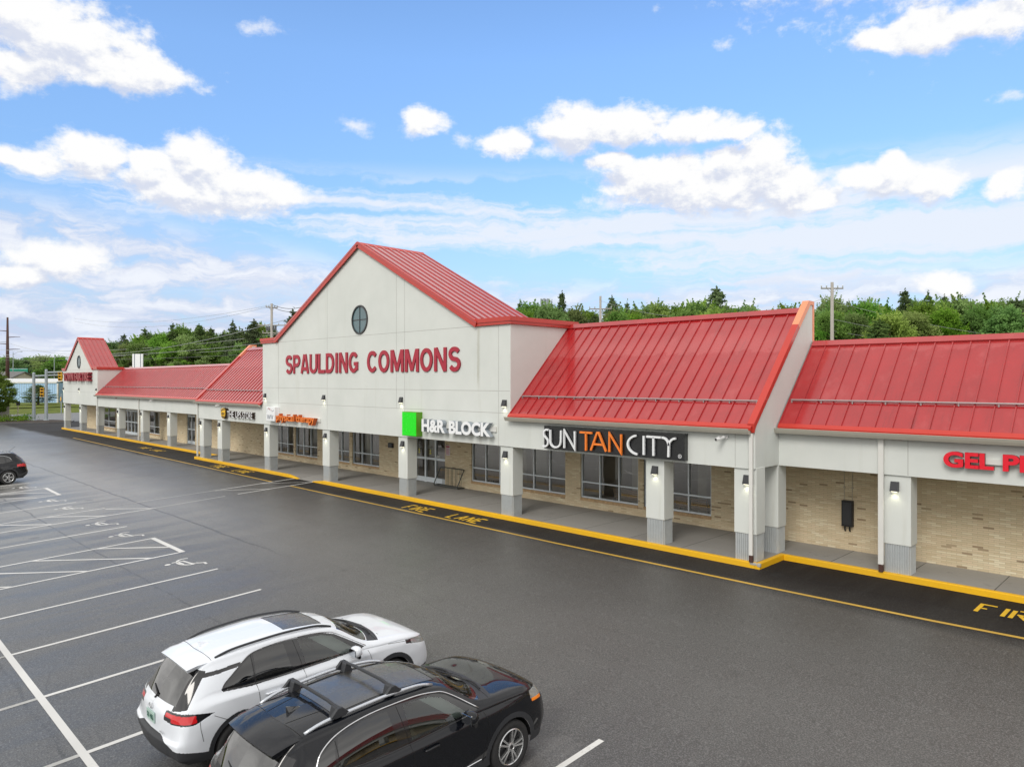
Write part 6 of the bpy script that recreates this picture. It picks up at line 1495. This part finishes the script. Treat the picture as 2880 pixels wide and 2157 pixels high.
def broadleaf(seed, H=14, W_=4.2, base=.22, nc=120, per=230, ls=.12):
    rs = np.random.RandomState(seed); b = MB()
    b.tube([(0, 0, 0), (.15, .05, H*.35), (.05, -.1, H*.7), (0, 0, H*.92)], [.24, .19, .10, .03], 7)
    cs, cl = [], []
    for k in range(nc):
        h = base+(1-base)*rs.uniform(0, 1)**.85; t = (h-base)/(1-base); rmax = W_*math.sin(math.pi*min(1, max(.0, t*.86+.12)))**.7; a = rs.uniform(0, 2*math.pi); r_ = rmax*rs.uniform(.25, 1)**.6
        c_ = np.array([r_*math.cos(a), r_*math.sin(a), h*H]); rc = rs.uniform(.45, 1.35)*W_/4.2
        if k % 5 == 0: b.tube([(0, 0, max(1.5, c_[2]-r_*1.1-.8)), (c_[0]*.5, c_[1]*.5, c_[2]-r_*.45-.2), tuple(c_)], [.09, .05, .015], 5)
        d = rs.normal(size=(per, 3)); d /= np.linalg.norm(d, axis=1)[:, None]; d *= (np.abs(rs.normal(.62, .30, (per, 1))))*rc*np.array([1, 1, .70])*(1+.35*np.sin(d[:, :1]*7+k)*np.cos(d[:, 1:2]*6)); cs.append(c_+d); cl.append(np.full(per, rs.uniform(0, 1)*.75)+rs.uniform(0, .25, per))
    for k in range(14):
        a = rs.uniform(0, 6.28); hh = rs.uniform(.72, 1.0); r_ = W_*math.sin(math.pi*min(1, hh*.86+.12))**.7*rs.uniform(.3, 1.0); n = 34; t_ = rs.uniform(0, 1, (n, 1)); p0 = np.array([r_*math.cos(a), r_*math.sin(a), hh*H]); dr = np.array([math.cos(a)*.5, math.sin(a)*.5, rs.uniform(.6, 1.3)])
        cs.append(p0+dr*t_*1.3+rs.normal(size=(n, 3))*.16*(1.1-t_)); cl.append(np.full(n, rs.uniform(.5, 1)))
    C_ = np.concatenate(cs); return mesh_np('trunk', b.v, b.f, [M['bark']]), leaf_mesh('crown', C_, ls, M['leaf'], np.concatenate(cl), rs=rs)
def pine(seed, H=18, W_=3.2, irregular=1.0, ls=.13):
    rs = np.random.RandomState(seed); b = MB(); b.tube([(0, 0, 0), (.05, 0, H*.5), (0, 0, H)], [.26, .17, .02], 7); cs, cl = [], []
    z = H*.30
    while z < H*.985:
        t = (z/H-.30)/.70; Lm = W_*(1-t)**.75*(.55+.45*min(1, t*5)); nb = 5 if t < .9 else 4; a0 = rs.uniform(0, 6.28)
        for k in range(nb):
            if rs.uniform() < .12*irregular: continue
            a = a0+k*2*math.pi/nb+rs.normal()*.2; L = Lm*rs.uniform(1-.45*irregular, 1+.25*irregular)+.25; up = rs.uniform(.0, .30)-.12*(1-t); n = max(10, int(L*52)); s_ = rs.uniform(.18, 1, n)**.8
            base_ = np.stack([np.cos(a)*s_*L, np.sin(a)*s_*L, z+up*L*s_-.25*(s_*L)**1.2*.25+.12*s_**3*L], 1); sp_ = (.12+.30*(1-np.abs(s_-.6)))*min(1, L/1.6+.25)
            base_ += rs.normal(size=(n, 3))*sp_[:, None]*np.array([.75, .75, .32]); cs.append(base_); cl.append(np.full(n, rs.uniform(0, .7))+.3*s_)
            if k % 2 == 0 and L > .8: b.tube([(0, 0, z), (math.cos(a)*L*.8, math.sin(a)*L*.8, z+up*L*.8)], [.05, .012], 4)
        z += rs.uniform(.45, .8)*(1-.35*t)*H/18
    tip = rs.normal(size=(26, 3))*np.array([.08, .08, .35])+np.array([0, 0, H-.2]); cs.append(tip); cl.append(np.full(26, .6))
    return mesh_np('trunk', b.v, b.f, [M['bark']]), leaf_mesh('crown', np.concatenate(cs), ls, M['needle'], np.concatenate(cl), .4, rs)
BL = [broadleaf(11), broadleaf(12, 14, 3.6, .18), broadleaf(13, 14, 4.8, .25, 115), broadleaf(14, 14, 3.9, .2, 90)]
PN = [pine(21), pine(22, 18, 2.7, 1.3), pine(23, 18, 3.6, .8), pine(24, 18, 3.0, 1.6)]
def tree(kind, k, x, y, h, w, label, group, cat='tree', z=-.4, rz=None):
    tr, cr = (BL if kind == 'b' else PN)[k]; H = 14 if kind == 'b' else 18
    t = thing('broadleaf_tree' if kind == 'b' else 'pine_tree', label, cat, (x, y, z), (0, 0, rz if rz is not None else rr.uniform(0, 6.28)), group)
    t.scale = (w, w, h/H); obj('trunk', tr, t); obj('crown', cr, t)
rr = random.Random(77)
# right hand wood: tree line heights in the photograph as elevation profile
def prof(xD, pts):
    return float(np.interp(xD, [p[0] for p in pts], [p[1] for p in pts]))
RP = [(1100, 675), (1250, 672), (1330, 668), (1450, 662), (1600, 668), (1700, 672), (1760, 664), (1850, 660), (1950, 664), (2050, 652), (2150, 662), (2300, 655)]
GRB = 'broadleaf trees of the wood behind the right hand roofs'; LRB = 'bright green broadleaf tree in the wood behind the right hand roofs'
rows = [(78, 62, 9, 1.25), (90, 56, 5, 1.1), (104, 50, 0, 1.0), (122, 50, -3, 1.0)]
for d, step, drop, ws in rows:
    xD = 1120+rr.uniform(0, 30)
    while xD < 2420:
        if not (d < 95 and xD < 1330):
            top = prof(xD, RP)+drop*1.8+rr.uniform(-4, 14); dd = d+rr.uniform(-5, 5); h = 5.4+dd*(823-top)/1536
            x, y = pol((xD-1106)/1536, dd)
            if rr.random() < .84: tree('b', rr.randrange(4), x, y, h, ws*rr.uniform(.7, .95)*dd/90, LRB, GRB)
            else: tree('p', rr.randrange(4), x, y, h*.97, rr.uniform(.7, .95), 'dark conifer mixed into the wood behind the right hand roofs', 'conifers mixed into the right hand wood')
        xD += step*rr.uniform(.75, 1.25)*(90/d)**.3
for xD, top, d, k, w, lab in ((1123, 655, 130, 0, .65, 'small dark spruce just right of the big gable roof'), (1214, 633, 112, 3, .62, 'ragged tall pine beside the slim cell tower'), (1192, 655, 120, 1, .5, 'thin pine immediately left of the ragged tall pine'),
                              (1322, 640, 105, 2, .62, 'dark pine just right of the pole with the sloped crossarm'), (1355, 655, 108, 0, .6, 'shorter dark pine two along from the pole with the sloped crossarm'), (1548, 620, 112, 2, 1.05, 'broad dark spruce rising highest above the glossy red roof'),
                              (1955, 628, 118, 3, .95, 'spreading dark pine highest over the right hand roof'), (2005, 636, 122, 1, .9, 'dark pine top just right of the spreading highest pine'), (2040, 640, 124, 3, .7, 'third of the dark pine tops over the right hand roof'), (2075, 642, 124, 1, .6, 'rightmost of the four dark pine tops over the right hand roof'),
                              (2195, 646, 100, 2, 1.1, 'dark blue green pine cut by the right edge of the view'), (1900, 690, 72, 2, .8, 'dark conifer standing forward in the right hand wood')):
    x, y = pol((xD-1106)/1536, d); tree('p', k, x, y, 5.4+d*(823-top)/1536, w, lab, None, 'tree', rz=k*1.1)
# left hand wood
LP = [(225, 758), (260, 722), (330, 712), (400, 700), (470, 708), (520, 705), (640, 700), (760, 690)]
for d, step, drop, ws in [(150, 30, 34, 1.1), (164, 26, 12, 1.0), (180, 24, 0, 1.0)]:
    xD = 236+rr.uniform(0, 20)
    while xD < 800:
        top = prof(xD, LP)+drop+rr.uniform(-6, 16); dd = d+rr.uniform(-6, 6); h = 5.4+dd*(823-top)/1536; x, y = pol((xD-1106)/1536, dd)
        if d < 158: tree('b', rr.randrange(4), x, y, h, 1.05*rr.uniform(.8, 1.1), 'mid green broadleaf tree in front of the pines behind the low left roof', 'broadleaf trees behind the low left roof')
        elif rr.random() < .62: tree('p', rr.randrange(4), x, y, h, rr.uniform(1.0, 1.4), 'dark pine in the tall stand behind the low left roof', 'pines in the stand behind the low left roof')
        else: tree('b', rr.randrange(4), x, y, h*.95, rr.uniform(1.0, 1.2), 'broadleaf tree standing among the tall pines behind the low left roof', 'broadleaf trees among the left pines')
        xD += step*rr.uniform(.7, 1.2)
for xD, top, d, k, w, lab in ((503, 696, 150, 1, .9, 'slim open pine left of the pole with stacked crossarms'), (548, 693, 140, 3, 1.05, 'wide open-branched pine just left of the pole with stacked crossarms'), (633, 672, 120, 0, 1.0, 'tall pine partly hidden by the left slope of the big gable'), (430, 700, 160, 2, .9, 'pointed pine in the middle of the left stand, slightly above its neighbours')):
    x, y = pol((xD-1106)/1536, d); tree('p', k, x, y, 5.4+d*(823-top)/1536, w, lab, None, 'tree', rz=2.0)
# far left wooded ridge
for d, step, drop in ((225, 30, 10), (260, 24, 0)):
    xD = -60
    while xD < 262:
        top = 772+drop+rr.uniform(-6, 8); dd = d+rr.uniform(-10, 10); h = 5.4+dd*(823-top)/1536; x, y = pol((xD-1106)/1536, dd)
        if rr.random() < .8: tree('b', rr.randrange(4), x, y, h, rr.uniform(1.3, 1.7), 'hazy green broadleaf tree on the far ridge at the left edge', 'broadleaf trees on the far left ridge')
        else: tree('p', rr.randrange(4), x, y, h, rr.uniform(1.1, 1.5), 'dark pine top on the far ridge at the left edge', 'pines on the far left ridge')
        xD += step*rr.uniform(.7, 1.2)
# single trees by the street
tree('p', 2, -163.5, 33.2, 4.9, .95, 'bushy dark blue green spruce in front of the blue warehouse', None, 'tree', z=-.6, rz=1)
tree('b', 1, -106.6, 17.0, 6.0, .62, 'small leafy street tree cut by the left edge, above the utility cabinet', None, 'tree', z=.1, rz=.4)
# low planting in the verge
sm_rs = np.random.RandomState(9); C_ = sm_rs.normal(size=(420, 3))*np.array([.42, .42, .16])+np.array([0, 0, .28]); C_[:, 2] = np.abs(C_[:, 2]); shr = leaf_mesh('foliage', C_, .05, M['leaf'], sm_rs.uniform(0, 1, 420), rs=sm_rs)
for k, (x, y) in enumerate(((-104.6, 15.4), (-105.4, 16.5), (-104.8, 17.4), (-105.9, 18.4), (-104.9, 19.4), (-106.0, 20.0), (-105.6, 14.0))):
    s2 = thing('low_shrub', 'low green shrub in the mulch bed by the far kerb', 'shrub', (x, y, .08), (0, 0, k), 'low shrubs in the far bed'); s2.scale = (1+.2*(k % 3), 1+.2*(k % 2), 1+.3*(k % 2)); obj('foliage', shr, s2)
